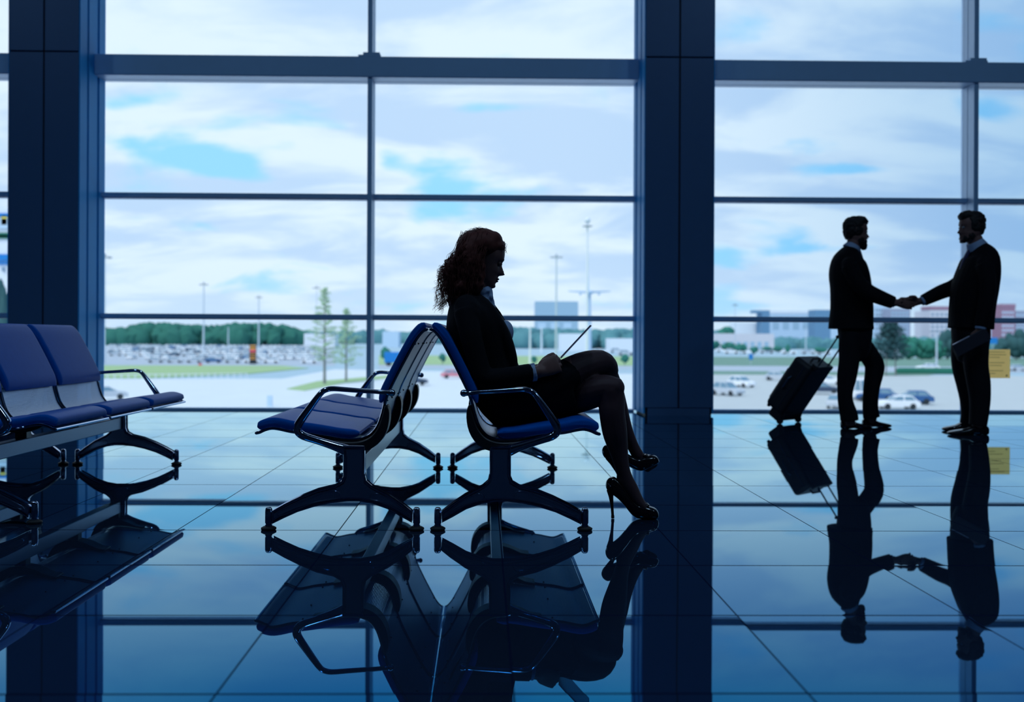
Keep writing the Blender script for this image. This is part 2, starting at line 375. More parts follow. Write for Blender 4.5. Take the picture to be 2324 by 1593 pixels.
# yellow notice taped to the glass
nb = at(2241, 858, GY-.005); nt2 = at(2293, 793, GY-.005)
no = thing('paper_notice', 'yellow printed notice sheet stuck on the glass behind the right man', 'notice', (nb.x-.008, GY-.002, nb.z))
w_, h_ = nt2.x-nb.x+.008, nt2.z-nb.z
bm = bmesh.new(); bm.faces.new([bm.verts.new(p) for p in ((0,-.001,0),(w_,-.001,0),(w_,-.001,h_),(0,-.001,h_))]); obj('sheet', bm, 'notice_yellow', no, smooth=False)
bm = bmesh.new()
for r in range(9):
    zz = h_*(.9-.093*r); ln = (.75, .8, .5, .0, .72, .6, .0, .66, .3)[r]
    if ln: box(bm, (w_*.10, -.003, zz), (w_*(.10+ln*.9), -.0021, zz+.005))
box(bm, (w_*.82, -.003, h_*.06), (w_*.88, -.0021, h_*.12)); obj('printed_lines', bm, 'ink', no, smooth=False)
xm3 = (COLX[2]+HWID+.02+COLX[3]-HWID-.02)/2+.02
q = at(2154, 855, GY-.12); q2 = at(2154, 793, GY-.12)
bm = bmesh.new(); box(bm, (xm3-.0262, GY-.235, q.z), (xm3-.0236, GY-.11, q2.z)); tag(obj('paper_notice', bm, 'notice_white', smooth=False), 'white sheet of paper fixed to the side of the window post by the right man', 'notice')
# ---------------------------------------------------------------- airport benches
# profile of a seat, measured from the bench pair's centre line, x forwards, z up
K = 4.2/F_/2.655
def pf(u, v, k=K): # from the side view of the near end
    return ((960-1098)*4.2/F_ + u*K + .222, CAMH-((700-766)*4.2/F_ + v*K))
SHELL = [pf(*p) for p in [(38,128),(60,138),(95,178),(130,238),(190,350),(240,450),(270,515),(290,580),(305,640),(330,710),(370,762),(420,787),(480,795),(560,790),(650,775),(750,760),(850,748),(925,732),(970,728),(1010,738),(1040,752),(1060,757)]]
def norms(P):
    out = []
    for i in range(len(P)):
        a = P[max(i-1, 0)]; b = P[min(i+1, len(P)-1)]
        t = V((b[0]-a[0], b[1]-a[1])).normalized(); out.append((-t.y, t.x))
    return out
def offset_poly(P, lo, hi, r=None):
    nn = norms(P); a = []; b = []
    n = len(P)
    for i, (p, q) in enumerate(zip(P, nn)):
        k = 1.0
        if r:
            d = min(i, n-1-i)
            k = (r[d] if d < len(r) else 1.0)
        m_ = (lo+hi)/2; h = (hi-lo)/2*k
        a.append((p[0]+q[0]*(m_-h), p[1]+q[1]*(m_-h))); b.append((p[0]+q[0]*(m_+h), p[1]+q[1]*(m_+h)))
    return a, b
SP = catmull(SHELL, 3)
# orientation: normal must point to the sitter (up / forwards)
def strip(bm, P, ys, lo, hi, r=None, edge=0.0, mat=0):
    """closed padded strip: profile P thickened between offsets lo..hi, across the widths ys"""
    rings = []
    ny = len(ys)
    for j, (y, kk) in enumerate(ys):
        mid = (lo+hi)/2; 
        a, b = offset_poly(P, mid-(mid-lo)*kk, mid+(hi-mid)*kk, r)
        ring = [V((x, y, z)) for x, z in a] + [V((x, y, z)) for x, z in b[::-1]]
        rings.append(ring)
    ringloft(bm, rings, mat=mat)
SW = .30
def sheet(bm, P, y0, y1, t=.003):
    """thin sheet with uv along the surface"""
    uv = bm.loops.layers.uv.new('UVMap'); nn = norms(P)
    s = [0.0]
    for i in range(1, len(P)): s.append(s[-1]+math.dist(P[i], P[i-1]))
    for off in (0, -t):
        va = [bm.verts.new((p[0]+q[0]*off, y0, p[1]+q[1]*off)) for p, q in zip(P, nn)]; vb = [bm.verts.new((p[0]+q[0]*off, y1, p[1]+q[1]*off)) for p, q in zip(P, nn)]
        for i in range(len(P)-1):
            f = bm.faces.new((va[i], va[i+1], vb[i+1], vb[i]) if off else (vb[i], vb[i+1], va[i+1], va[i]))
            us = {va[i]: (0, s[i]), va[i+1]: (0, s[i+1]), vb[i]: (y1-y0, s[i]), vb[i+1]: (y1-y0, s[i+1])}
            for l in f.loops: l[uv].uv = us[l.vert]
def make_bench():
    root = thing('airport_bench', 'x', 'bench')
    # end frames
    OUT = [(398,825),(398,985),(388,1030),(352,1062),(250,1114),(165,1172),(112,1214),(112,1268),(170,1234),(250,1188),(340,1156),(420,1142),(500,1142),(600,1152),(700,1174),(800,1206),(880,1242),(945,1278),(945,1212),(870,1170),(780,1126),(680,1086),(580,1062),(530,1036),(515,1000),(515,890),(520,825)]
    XC = (pf(89,0)[0]+pf(967,0)[0])/2
    FX = [pf(89,0)[0], pf(967,0)[0]]
    for yy_ in (-.985, .985):
        bm = bmesh.new(); prism(bm, [pf(*p) for p in OUT], yy_-.023, yy_+.023)
        fr = obj('leg_frame', bm, 'chrome', root, bevel=.011, ang=50, seg=3)
        for s in (-1, 1):
            bm = bmesh.new(); P = [pf(*p) for p in OUT]; cxx = sum(p[0] for p in P)/len(P)
            tube(bm, [(x+(.004 if x < cxx-.02 else (-.004 if x > cxx+.02 else 0)), yy_+s*.0195, z) for x, z in P], .0058, n=8, close=True); obj('frame_rim', bm, 'chrome', fr)
        # raised rim of the oval channel in each arm
        for pts in ([(135,1232),(180,1185),(260,1128),(330,1105),(360,1115),(355,1140),(300,1152),(220,1185)], [(540,1110),(560,1092),(620,1095),(720,1130),(850,1190),(912,1222),(900,1236),(830,1212),(700,1160),(600,1140),(550,1130)]):
            for s in (-1, 1):
                bm = bmesh.new(); P = [pf(*p) for p in catmull(pts+[pts[0]], 3)][:-1]
                tube(bm, [(x, yy_+s*.0235, z) for x, z in P], .0032, n=6, close=True)
                obj('channel_rim', bm, 'chrome', fr)
        for x in FX:
            bm = bmesh.new(); lathe(bm, [(.0005,.004+.089),(.008,.0915),(.0125,.087),(.0145,.080),(.0145,.030),(.012,.025),(.012,.022)], (x, yy_, 0)); lathe(bm, [(.010,.024),(.0145,.022),(.0145,.017),(.012,.016)], (x, yy_, 0))
            ft = obj('foot_post', bm, 'chrome', fr)
            bm = bmesh.new(); lathe(bm, [(.010,.0165),(.020,.0155),(.0300,.010),(.0310,.006),(.029,.002),(.024,.0),(.001,.0)], (x, yy_, 0)); obj('foot_pad', bm, 'rubber', fr)
        # arm rest loop
        bm = bmesh.new()
        A = [(240,508,.0105),(256,508,.0115),(275,507,.0095),(330,501,.009),(400,497,.0095),(500,490,.010),(585,484,.0105),(625,489,.011),(655,505,.0115),(690,548,.013),(740,618,.015),(782,678,.0165),(798,710,.0175),(795,738,.0175),(765,765,.0165),(690,790,.0155),(620,812,.0165),(560,832,.019),(510,850,.024),(470,870,.028)]
        A = catmull(A, 3)
        tube(bm, [(pf(u_, v_)[0], yy_, pf(u_, v_)[1]) for u_, v_, r in A], [(r, min(r*1.15, .021)) for u_, v_, r in A], n=12, dome=True)
        obj('armrest', bm, 'chrome', root)
        bm = bmesh.new(); ball(bm, (*[pf(240,508)[0], yy_], pf(240,508)[1]), .0145, sub=3); obj('armrest_knob', bm, 'chrome', root)
    # beam
    bx0, bx1 = pf(418,0)[0], pf(498,0)[0]
    bm = bmesh.new(); box(bm, (bx0, -.96, .215), (bx1, .96, .285)); obj('beam', bm, 'beam_metal', root, bevel=.004, smooth=False)
    pitch = .632
    for k in (-1, 0, 1):
        yc = k*pitch
        bm = bmesh.new(); sheet(bm, SP, yc-SW+.004, yc+SW-.004); sh = obj('seat_shell', bm, 'perforated_metal', root, autosmooth=False)
        for s in (-1, 1):
            bm = bmesh.new(); tube(bm, [(x, yc+s*SW, z) for x, z in SP], .0065, n=8, dome=True); obj('edge_rail', bm, 'chrome', sh)
        for e, nme in ((0, 'top_rail'), (-1, 'front_rail')):
            bm = bmesh.new(); x, z = SP[e]; tube(bm, [(x, yc-SW, z), (x, yc+SW, z)], .0065, n=8); obj(nme, bm, 'chrome', sh)
        # little screws on the rear of the sheet
        for fi in (8, 20, 46):
            for s in (-1, .2, 1):
                (x, z), q = SP[fi], norms(SP)[fi]
                bm = bmesh.new(); ball(bm, (x-q[0]*.004, yc+s*(SW-.035), z-q[1]*.004), .0045, sub=1); obj('screw', bm, 'black_plastic', sh)
        ys = [(yc-SW+.012, .35), (yc-SW+.015, .75), (yc-SW+.022, .95), (yc-SW+.035, 1), (yc+SW-.035, 1), (yc+SW-.022, .95), (yc+SW-.015, .75), (yc+SW-.012, .35)]
        e = [.3, .72, .92]
        # resample the cushion parts
        bc = SP[0:22]; scn = SP[34:62]
        bm = bmesh.new(); strip(bm, bc, ys, .003, .036, e); obj('back_cushion', bm, 'vinyl', root)
        bm = bmesh.new(); strip(bm, scn, ys, .003, .042, e); obj('seat_cushion', bm, 'vinyl', root)
    # cast brackets gripping the heel of the shells at both ends and at the gaps
    hp = SP[21:45]; nn = norms(hp)
    for yb in (-.93, -pitch/2, pitch/2, .93):
        poly = [(p[0]-q[0]*.006, p[1]-q[1]*.006) for p, q in zip(hp, nn)]
        out = []
        n_ = len(hp)
        for i, (p, q) in enumerate(zip(hp, nn)):
            t = i/(n_-1); w = .010+.032*math.sin(math.pi*min(1, t*1.12))**.7 if t < .89 else .010
            out.append((p[0]-q[0]*(.006+w), p[1]-q[1]*(.006+w)))
        bm = bmesh.new(); prism(bm, poly+out[::-1], yb-.05, yb+.05)
        box(bm, (bx0, yb-.03, .28), (bx1, yb+.03, .345))
        obj('bracket', bm, 'black_plastic', root, bevel=.008, ang=45)
    return root
b0 = make_bench()
CX, CY = -.222, 5.145
LX, LY = -2.465, 5.28
b0.location = (CX+.006, CY, 0)
tag(b0, 'blue and chrome three-seat bench facing right that the woman sits on', 'bench')
for loc, rz, lab in [((CX, CY), math.pi, 'empty blue and chrome three-seat bench facing left, back to back with the woman\'s bench'),
                     ((LX, LY), 0, 'blue bench at the left edge, facing right, with its backrests lit by the window'),
                     ((LX, LY), math.pi, 'bench at the far left, back to back behind the blue bench, mostly hidden')]:
    c = copy_tree(b0); c.location = (loc[0]+(.006 if rz == 0 else -.006), loc[1], 0); c.rotation_euler = (0, 0, rz); tag(c, lab)
# ---------------------------------------------------------------- outdoors
GZ = CAMH-7.0
def gy(py): return 7.0*F_/(py-766)
for nme, c, r in [('paving_grey', (.50,.55,.58), .9), ('paving', (.66,.72,.78), .9), ('asphalt', (.42,.49,.58), .9), ('grass_pale', (.34,.50,.27), 1), ('grass_right', (.17,.30,.25), 1), ('far_land', (.38,.52,.62), 1),
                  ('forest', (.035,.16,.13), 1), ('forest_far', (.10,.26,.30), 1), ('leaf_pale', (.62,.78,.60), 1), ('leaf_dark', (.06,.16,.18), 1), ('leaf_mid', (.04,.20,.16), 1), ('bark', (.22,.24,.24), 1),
                  ('mast', (.55,.64,.74), .6), ('mast_white', (.80,.85,.92), .6), ('lamp_grey', (.22,.30,.38), .5), ('paint_white', (.82,.86,.92), .35), ('paint_silver', (.50,.56,.64), .35), ('paint_dark', (.05,.08,.14), .35), ('paint_blue', (.04,.12,.30), .4), ('paint_red', (.65,.26,.32), .4),
                  ('car_glass', (.16,.28,.38), .1), ('tyre', (.03,.04,.05), .8), ('bld_white', (.74,.80,.88), .8), ('bld_beige', (.62,.62,.68), .8), ('bld_blue', (.14,.28,.44), .7), ('bld_pale', (.50,.66,.82), .7), ('bld_grey', (.34,.50,.64), .7), ('bld_purple', (.32,.36,.48), .8), ('bld_red', (.34,.20,.28), .8), ('win_dark', (.22,.32,.44), .4),  # distant building colours paled towards the sky to stand in for haze
                  ('sign_black', (.03,.04,.05), .5), ('sign_orange', (.85,.40,.08), .5), ('sign_yellow', (.9,.8,.2), .5), ('sign_blue', (.02,.22,.62), .5), ('sign_red', (.75,.12,.15), .5), ('hedge', (.03,.18,.13), 1), ('fence', (.72,.78,.85), .7)]:
    pm(nme, c, r, 0, .2, noise_amt=.08, nscale=.3 if r >= .9 else 3)
def quad(name, pts, z, mat, label=None):
    bm = bmesh.new(); vs = [bm.verts.new((x, y, GZ+z)) for x, y in pts]; lo = [bm.verts.new((x, y, GZ+z-.6)) for x, y in pts]; n = len(pts)
    bm.faces.new(vs); bm.faces.new(lo[::-1])
    for i in range(n): bm.faces.new((vs[i], lo[i], lo[(i+1) % n], vs[(i+1) % n]))
    return struct(obj(name, bm, mat, smooth=False), label)
def gp(px, py): # ground point seen at a pixel
    Y_ = gy(py); p = at(px, py, Y_); return (p.x, Y_)
quad('ground', [(-2600, 14), (2600, 14), (2600, 4500), (-2600, 4500)], 0, 'far_land', 'pale land reaching to the horizon')
quad('car_park', [gp(-200, 832), gp(760, 832), gp(760, 787), gp(-200, 787)], .05, 'asphalt', 'grey car park ground in front of the forest')
quad('forecourt', [(-260, 14.5), (260, 14.5), gp(1560, 849), gp(1100, 845), gp(760, 840), gp(640, 862), gp(-600, 868)], .05, 'paving', 'pale sunlit forecourt paving outside the hall')
quad('right_car_park', [(10, 14.4), (400, 14.4), gp(2700, 850), gp(1560, 849), gp(1560, 900)], .09, 'paving_grey', 'light grey car park ground behind the two men')
quad('grass_verge', [gp(-300, 864), gp(330, 862), gp(560, 852), gp(700, 838), gp(640, 833), gp(-300, 835)], .12, 'grass_pale', 'pale green grass verge left of the picture centre')
quad('grass_strip', [gp(650, 886), gp(720, 868), gp(900, 852), gp(900, 858), gp(780, 872), gp(690, 890)], .12, 'grass_pale', 'thin diagonal strip of grass under the young trees')
quad('grass_verge', [gp(860, 829), gp(1560, 829), gp(1560, 808), gp(860, 808)], .10, 'grass_pale', 'green verge behind the seated woman')
quad('road', [gp(860, 837), gp(1560, 837), gp(1560, 829.5), gp(860, 829.5)], .08, 'asphalt', 'road behind the seated woman')
quad('grass_verge', [gp(1560, 828), gp(2700, 828), gp(2700, 808), gp(1560, 808)], .10, 'grass_right', 'dull green verge behind the road on the right')
quad('road', [gp(1560, 840), gp(2700, 842), gp(2700, 828.5), gp(1560, 828.5)], .08, 'asphalt', 'grey road on the right where the white car drives')
quad('grass_verge', [gp(1560, 849), gp(2100, 849), gp(2140, 842.5), gp(1560, 840.5)], .10, 'grass_right', 'narrow green strip before the right car park')

thin('leaf_pale', .5); thin('leaf_dark', .3)
# cars
PROF = [(-2.15,.30),(-2.18,.62),(-2.05,.86),(-1.55,.93),(1.0,.93),(1.85,.80),(2.12,.62),(2.15,.32)]
def car_parts(bmb, bmg, bmw, tall=1.0):
    w = .88
    poly = PROF
    rings = []
    for y, k in ((-w, .93), (-w+.05, 1), (w-.05, 1), (w, .93)):
        rings.append([V((x*(.985 if k < 1 else 1), y, .30+(z-.30)*(k if k < 1 else 1))) for x, z in poly])
    ringloft(bmb, rings)
    # cabin: glass with a painted roof
    def rect(x0, x1, hw, z): return [V((x0, -hw, z)), V((x1, -hw, z)), V((x1, hw, z)), V((x0, hw, z))]
    ringloft(bmg, [rect(-1.85, 1.05, .80, .90), rect(-1.35, .25, .66, 1.36*tall)])
    ringloft(bmb, [rect(-1.38, .28, .67, 1.345*tall), rect(-1.30, .18, .62, 1.44*tall)])
    for s in (-1, 1):
        for x0, x1, x2, x3 in ((-.50,-.38,-.40,-.52), (.90, 1.0, .26, .16), (-1.85,-1.72,-1.25,-1.38)):
            vs = [V((x0, s*.815, .90)), V((x1, s*.815, .90)), V((x2, s*.675, 1.37*tall)), V((x3, s*.675, 1.37*tall))]
            vs2 = [v_+V((0, -s*.03, 0)) for v_ in vs]
            ringloft(bmb, [vs, vs2])
        for x in (-1.32, 1.32):
            tube(bmw, [(x, s*.70, .32), (x, s*.90, .32)], .32, n=14)
def near_car(paint, label, pt, rz, tall=1.0, scale=1.0):
    t = thing('car', label, 'car', (pt[0], pt[1], GZ+.12), rz)
    a, b, c = bmesh.new(), bmesh.new(), bmesh.new()
    car_parts(a, b, c, tall)
    obj('car_body', a, paint, t, bevel=.05); obj('car_windows', b, 'car_glass', t, bevel=.03); c.free()
    for x in (-1.32, 1.32):
        for s in (-1, 1):
            w = bmesh.new(); tube(w, [(x, s*.70, .32), (x, s*.90, .32)], .32, n=16); obj('wheel', w, 'tyre', t)
    for s in (-.6, .6):
        w = bmesh.new(); box(w, (2.10, s-.16, .58), (2.17, s+.16, .72)); obj('headlight', w, 'bld_white', t, smooth=False)
    t.scale = (scale,)*3
    return t
def far_car_mesh(paint):
    a, b, c = bmesh.new(), bmesh.new(), bmesh.new(); car_parts(a, b, c)
    me = bpy.data.meshes.new('car'); out = bmesh.new()
    for i, q in enumerate((a, b, c)):
        m2 = bpy.data.meshes.new('t'); q.to_mesh(m2); q.free(); n0 = len(out.faces); out.from_mesh(m2); out.faces.ensure_lookup_table()
        for f in list(out.faces)[n0:]: f.material_index = i
        bpy.data.meshes.remove(m2)
    bmesh.ops.recalc_face_normals(out, faces=out.faces); out.to_mesh(me); out.free()
    for mm in (paint, 'car_glass', 'tyre'): me.materials.append(MAT[mm])
    return me
D = math.radians
near_car('paint_white', 'white car parked nearest the window between the two men', gp(2036, 928), D(180), scale=.95)
near_car('paint_blue', 'dark blue car parked just behind the nearest white car', gp(2068, 916), D(172))
near_car('paint_silver', 'silver car at the window foot behind the left man\'s legs', gp(1905, 926), D(60))
near_car('paint_silver', 'silver car facing us near the foot of the dark column', gp(1650, 897), D(-55), 1.15)
near_car('paint_white', 'white car behind the silver car near the dark column', gp(1682, 878), D(-60), 1.1)
near_car('paint_silver', 'grey car with a glinting windscreen just left of the suitcase', gp(1765, 862), D(-30))
near_car('paint_dark', 'dark small car seen between suitcase and left man', gp(1868, 893), D(-20))
near_car('paint_white', 'white car just above the dark small car beside the left man', gp(1880, 872), D(-15))
near_car('paint_white', 'white car driving along the road between the two men', gp(2105, 838), D(180), .95, 1.15)
near_car('paint_silver', 'pale car at the right edge beyond the yellow notice', gp(2312, 838), D(0))
near_car('paint_red', 'red car on the forecourt behind the woman\'s backrest', gp(1030, 860), D(10))
near_car('paint_dark', 'dark car seen in the gap between the back-to-back benches', gp(938, 876), D(0))
near_car('paint_white', 'white van-like car between the left man\'s legs', gp(1950, 905), D(100), 1.5, 1.1)
near_car('paint_blue', 'blue car behind the left man\'s knees', gp(1990, 910), D(150))
near_car('paint_silver', 'grey car by the armrest of the left bench', gp(243, 912), D(20))
# the crowded car park in front of the forest: every car its own object
metas = {'white': far_car_mesh('paint_white'), 'silver': far_car_mesh('paint_silver'), 'dark': far_car_mesh('paint_dark'), 'blue': far_car_mesh('paint_blue')}
rc = random.Random(3)
for row, py in enumerate((827, 819, 812, 806, 801, 797, 793, 790)):
    px = 244 + rc.uniform(0, 6)
    while px < 715:
        wpx = (2.6 if row % 2 else 4.9)*F_/gy(py)
        kind = rc.choice(['white']*7+['silver']*5+['dark']+['blue'])
        if rc.random() < .86 and not (row == 0 and px < 330):
            p = gp(px+wpx/2, py)
            o = bpy.data.objects.new('car', metas[kind]); C.objects.link(o); o.location = (p[0], p[1], GZ+.1); o.rotation_euler = (0, 0, D(90 if row % 2 else rc.choice((0, 180)))+rc.uniform(-.1, .1))
            rowname = ('front row', 'second row', 'third row', 'fourth row', 'fifth row', 'sixth row', 'second last row', 'last row')[row]
            zone = 'left of the first mast' if px < 452 else ('between the two masts' if px < 562 else ('right of the sign pillar' if px < 650 else 'beside the larch'))
            tag(o, '%s car in the distant car park, %s, %s' % (kind, rowname, zone), 'car', '%s cars, %s, %s' % (kind, rowname, zone))
        px += wpx*1.02
for i, (px, py) in enumerate([(1660, 801), (1700, 801), (1740, 800), (1790, 801), (1835, 801), (1868, 802), (1640, 797), (1760, 796), (1400, 800), (1420, 806), (1365, 803)]):
    p = gp(px, py); k = rc.choice(['white', 'silver', 'white']); o = bpy.data.objects.new('car', metas[k]); C.objects.link(o); o.location = (p[0], p[1], GZ+.1); o.rotation_euler = (0, 0, rc.uniform(-.2, .2)); o.scale = (1.6,)*3
    tag(o, '%s parked car in the far row beyond the green verge' % k, 'car', '%s cars in the far row' % k)

# lamp masts
def mast(px, top, base, label, r=.22, mat='mast', head='ring', D_=None):
    Y_ = D_ or gy(base); b = at(px, 766, Y_); h = at(px, top, Y_).z-GZ
    t = thing('lamp_mast', label, 'lamp post', (b.x, Y_, GZ))
    bm = bmesh.new(); tube(bm, [(0, 0, 0), (0, 0, h)], [r, r*.6], n=10); obj('pole', bm, mat, t)
    if head == 'ring':
        bm = bmesh.new(); n = 10; R = .055*h
        for k in range(n):
            a = 2*math.pi*k/n; c = V((R*math.cos(a), R*math.sin(a), h*.975)); ball(bm, c, (.3, .3, .22), sub=1); tube(bm, [(0, 0, h*.985), c], .06, n=5)
        ball(bm, (0, 0, h), .35, sub=1); obj('lamp_ring', bm, 'lamp_grey', t)
    elif head == 'dome':
        bm = bmesh.new(); ball(bm, (0, 0, h), 1.0, sub=2); obj('dome', bm, 'bld_white', t)
        bm = bmesh.new(); lathe(bm, [(.1, h-2.1), (1.6, h-2.0), (1.6, h-1.8), (.1, h-1.7)], n=14); obj('platform', bm, 'lamp_grey', t)
    elif head == 'bar':
        bm = bmesh.new(); box(bm, (-1.6, -.15, h-.2), (1.6, .15, h)); obj('lamp_arm', bm, 'lamp_grey', t, smooth=False)
    return t
mast(237, 578, 830, 'pale floodlight mast right beside the left column', .28)
mast(462, 642, 808, 'pale floodlight mast in front of the forest left of centre', .34)
mast(518, 742, 800, 'short pale pole between two floodlight masts', .34, head=None)
mast(587, 672, 800, 'pale floodlight mast just behind the black and orange sign pillar', .38)
mast(1262, 578, 810, 'floodlight mast in front of the grey box-shaped building', .40)
mast(1332, 500, 815, 'tallest white mast with a dome on top, right of the tablet', .46, 'mast_white', 'dome')
mast(1203, 745, 826, 'white post above the woman\'s wrist', .30, 'mast_white', None)
mast(1229, 742, 800, 'white post left of the floodlight mast beside the tablet', .42, 'mast_white', None)
mast(1668, 690, 800, 'thin lattice-like mast right of the dark column', .25)
mast(2126, 752, 838, 'pale street lamp post between the shaking hands and the right man', .22, head='bar')
mast(1829, 742, 800, 'grey gantry post over the distant road left of the left man', .3, head='bar')
mast(718, 650, 800, 'very thin mast left of the tall young larch', .18)

# trees
def blob_tree(px, top, base, wpx, label, crown='leaf_mid', ylow=.25, seed=0, D_=None, name='tree'):
    Y_ = D_ or gy(base); s = Y_/F_; b = at(px, 766, Y_); h = (base-top)*s if not D_ else (at(px, top, Y_).z-GZ)
    rr_ = random.Random(seed+int(px)); w = wpx*s/2
    t = thing(name, label, 'tree', (b.x, Y_, GZ))
    bm = bmesh.new(); tube(bm, [(0, 0, 0), (0, 0, h*.5)], [.03*h, .012*h], n=6); obj('trunk', bm, 'bark', t)
    bm = bmesh.new(); cz = h*(ylow+(1-ylow)/2); hz_ = h*(1-ylow)/2
    for k in range(26):
        a = rr_.uniform(0, 6.28); e = rr_.uniform(-1, 1); q = math.sqrt(1-e*e)*.62
        r = rr_.uniform(.3, .48)
        ball(bm, (w*q*math.cos(a), w*q*math.sin(a), cz+hz_*.62*e), (w*r, w*r, hz_*r), sub=2)
    for v_ in bm.verts:
        n_ = noise.noise(v_.co*(2.2/max(w, .1)*2)); v_.co += v_.co.normalized()*n_*w*.12
    obj('crown', bm, crown, t)
    return t
def leafy_tree(px, top, base, wpx, label, leaf='leaf_pale', n=1500, seed=1, spire=.35, forks=1, lowfrac=.22, lsz=.16):
    Y_ = gy(base); s = Y_/F_; b = at(px, 766, Y_); h = (base-top)*s; w = wpx*s/2; rr_ = random.Random(seed)
    t = thing('young_tree', label, 'tree', (b.x, Y_, GZ+.05))
    bm = bmesh.new(); br = []
    for f in range(forks):
        dx = (f-(forks-1)/2)*w*.45
        tube(bm, [(dx, 0, 0), (dx*.9, 0, h*.4), (dx*.5, 0, h*.97)], [.016*h, .010*h, .003*h], n=6)
        for k in range(46):
            z = h*(lowfrac+(.97-lowfrac)*(k/45)); fr_ = (z/h-lowfrac)/(1-lowfrac)
            R = w*(1-fr_)**.75*(1 if fr_ < 1-spire else .9)*rr_.uniform(.6, 1.05)*(min(1, .5+fr_*3))
            a = k*2.4+rr_.uniform(-.3, .3); e = V((dx*.7+R*math.cos(a), R*math.sin(a), z+R*rr_.uniform(.05, .3)))
            tube(bm, [(dx*.7, 0, z), e], [.003*h, .001*h], n=4); br.append((V((dx*.7, 0, z)), e))
    obj('trunk', bm, 'bark', t)
    bm = bmesh.new()
    for k in range(n):
        a, e = rr_.choice(br); q = rr_.uniform(.25, 1.05); c = a.lerp(e, q)+V((rr_.gauss(0, .05), rr_.gauss(0, .05), rr_.gauss(0, .035)))*w
        ds = [V((rr_.gauss(0, 1), rr_.gauss(0, 1), rr_.gauss(0, 1))).normalized()*lsz*rr_.uniform(.6, 1.3) for _ in range(4)]
        vs = [bm.verts.new(c+d_) for d_ in ds]
        for i3 in ((0,1,2),(0,2,3),(0,3,1),(1,3,2)): bm.faces.new([vs[i] for i in i3])
    obj('crown', bm, leaf, t, smooth=False)
    return t
leafy_tree(737, 652, 874, 112, 'tall young larch with a thin spire, left of the bench', n=2600, seed=2, lsz=.13)
leafy_tree(786, 700, 868, 96, 'shorter young tree right of the tall larch', n=2100, seed=5, lsz=.13)
leafy_tree(2022, 722, 850, 100, 'blurred dark grey-green tree between the two men', leaf='leaf_dark', n=4200, seed=8, spire=.2, forks=2, lowfrac=.30, lsz=.24)
blob_tree(1418, 802, 829, 20, 'small round green bush right of the woman\'s knee')
blob_tree(1004, 802, 829, 17, 'small dark bush behind the woman\'s backrest')
blob_tree(876, 788, 829, 26, 'dark green bush beside the blue truck')
blob_tree(1213, 806, 829, 14, 'little green bush behind the woman\'s sleeve')
i = 0
for px, top, base, w, lab in [(1612, 768, 800, 44, 'green bush against the dark column, before the beige building'), (1655, 775, 800, 40, 'green bush before the left end of the beige building'), (1682, 777, 802, 28, 'rounded green bush before the beige building'), (1712, 782, 804, 20, 'small bush near the blue road sign'), (1740, 783, 800, 26, 'low bush before the beige building\'s right end'), (1765, 782, 800, 22, 'low bush right of the beige building'), (1788, 778, 804, 12, 'narrow upright bush above the suitcase'), (1862, 784, 803, 30, 'low bush beside the suitcase handle'), (1648, 737, 790, 44, 'rounded tree crown above the beige building')]:
    blob_tree(px, top, base, w, lab)
k = 0
for px, top, w, lab in [(1945, 760, 40, 'x'), (2062, 752, 46, 'broad dark green tree under the handshake'), (2090, 765, 34, 'green tree left of the street lamp post'), (2108, 760, 34, 'green tree right behind the street lamp post'), (2132, 768, 34, 'green tree below the pale apartment block'), (2150, 742, 40, 'tall dark tree right beside the right man\'s waist'), (2276, 760, 40, 'dark tree above the yellow notice'), (2306, 738, 50, 'large dark green tree at the right edge'), (2336, 742, 50, 'x')]:
    if lab == 'x': lab = {1945: 'dark green tree behind the left man', 2336: 'dark tree just outside the right edge'}[px]
    blob_tree(px, top, 812, w, lab, crown='leaf_mid' if px < 2140 else 'leaf_dark', ylow=.02, seed=k); k += 1
# forest belts
def forest(px0, px1, topf, base, D_, label, mat, n, seed, zlow=0):
    rr_ = random.Random(seed); bm = bmesh.new()
    for k in range(n):
        px = px0+(px1-px0)*(k+rr_.random())/n; Yk = D_*rr_.uniform(.97, 1.05); p = at(px, topf(px)+rr_.uniform(-1, 5), Yk); R = rr_.uniform(4, 7)*D_/800; H_k = p.z-GZ
        ball(bm, (p.x, Yk, GZ+H_k-R), (R, R, R), sub=2); ball(bm, (p.x+rr_.uniform(-R, R), Yk-R*.7, GZ+H_k*.62-R*.5), (R*1.1, R, R), sub=2)
        ball(bm, (p.x+rr_.uniform(-R, R), Yk-R, GZ+H_k*.3), (R*1.2, R, R*1.1), sub=2)
    for v_ in bm.verts: v_.co += V((noise.noise(v_.co*.25), noise.noise(v_.co*.25+V((9, 0, 0))), noise.noise(v_.co*.25+V((0, 7, 0)))))*2.2*D_/800
    o = obj('forest', bm, mat); tag(o, label, 'forest', kind='stuff'); return o
forest(200, 672, lambda x: 742 if x < 300 else (735+3*math.sin(x*.03) if x < 650 else 742), 785, 800, 'dense green forest belt behind the distant car park', 'forest', 150, 1)
forest(-20, 186, lambda x: 742, 785, 960, 'forest belt continuing behind the left column', 'forest', 40, 9)
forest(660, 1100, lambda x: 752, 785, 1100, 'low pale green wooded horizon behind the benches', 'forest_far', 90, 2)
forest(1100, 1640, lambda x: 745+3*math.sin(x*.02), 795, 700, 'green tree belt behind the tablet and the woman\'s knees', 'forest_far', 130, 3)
forest(1740, 2400, lambda x: 770, 795, 740, 'low green hedge line before the city blocks', 'forest_far', 90, 4)

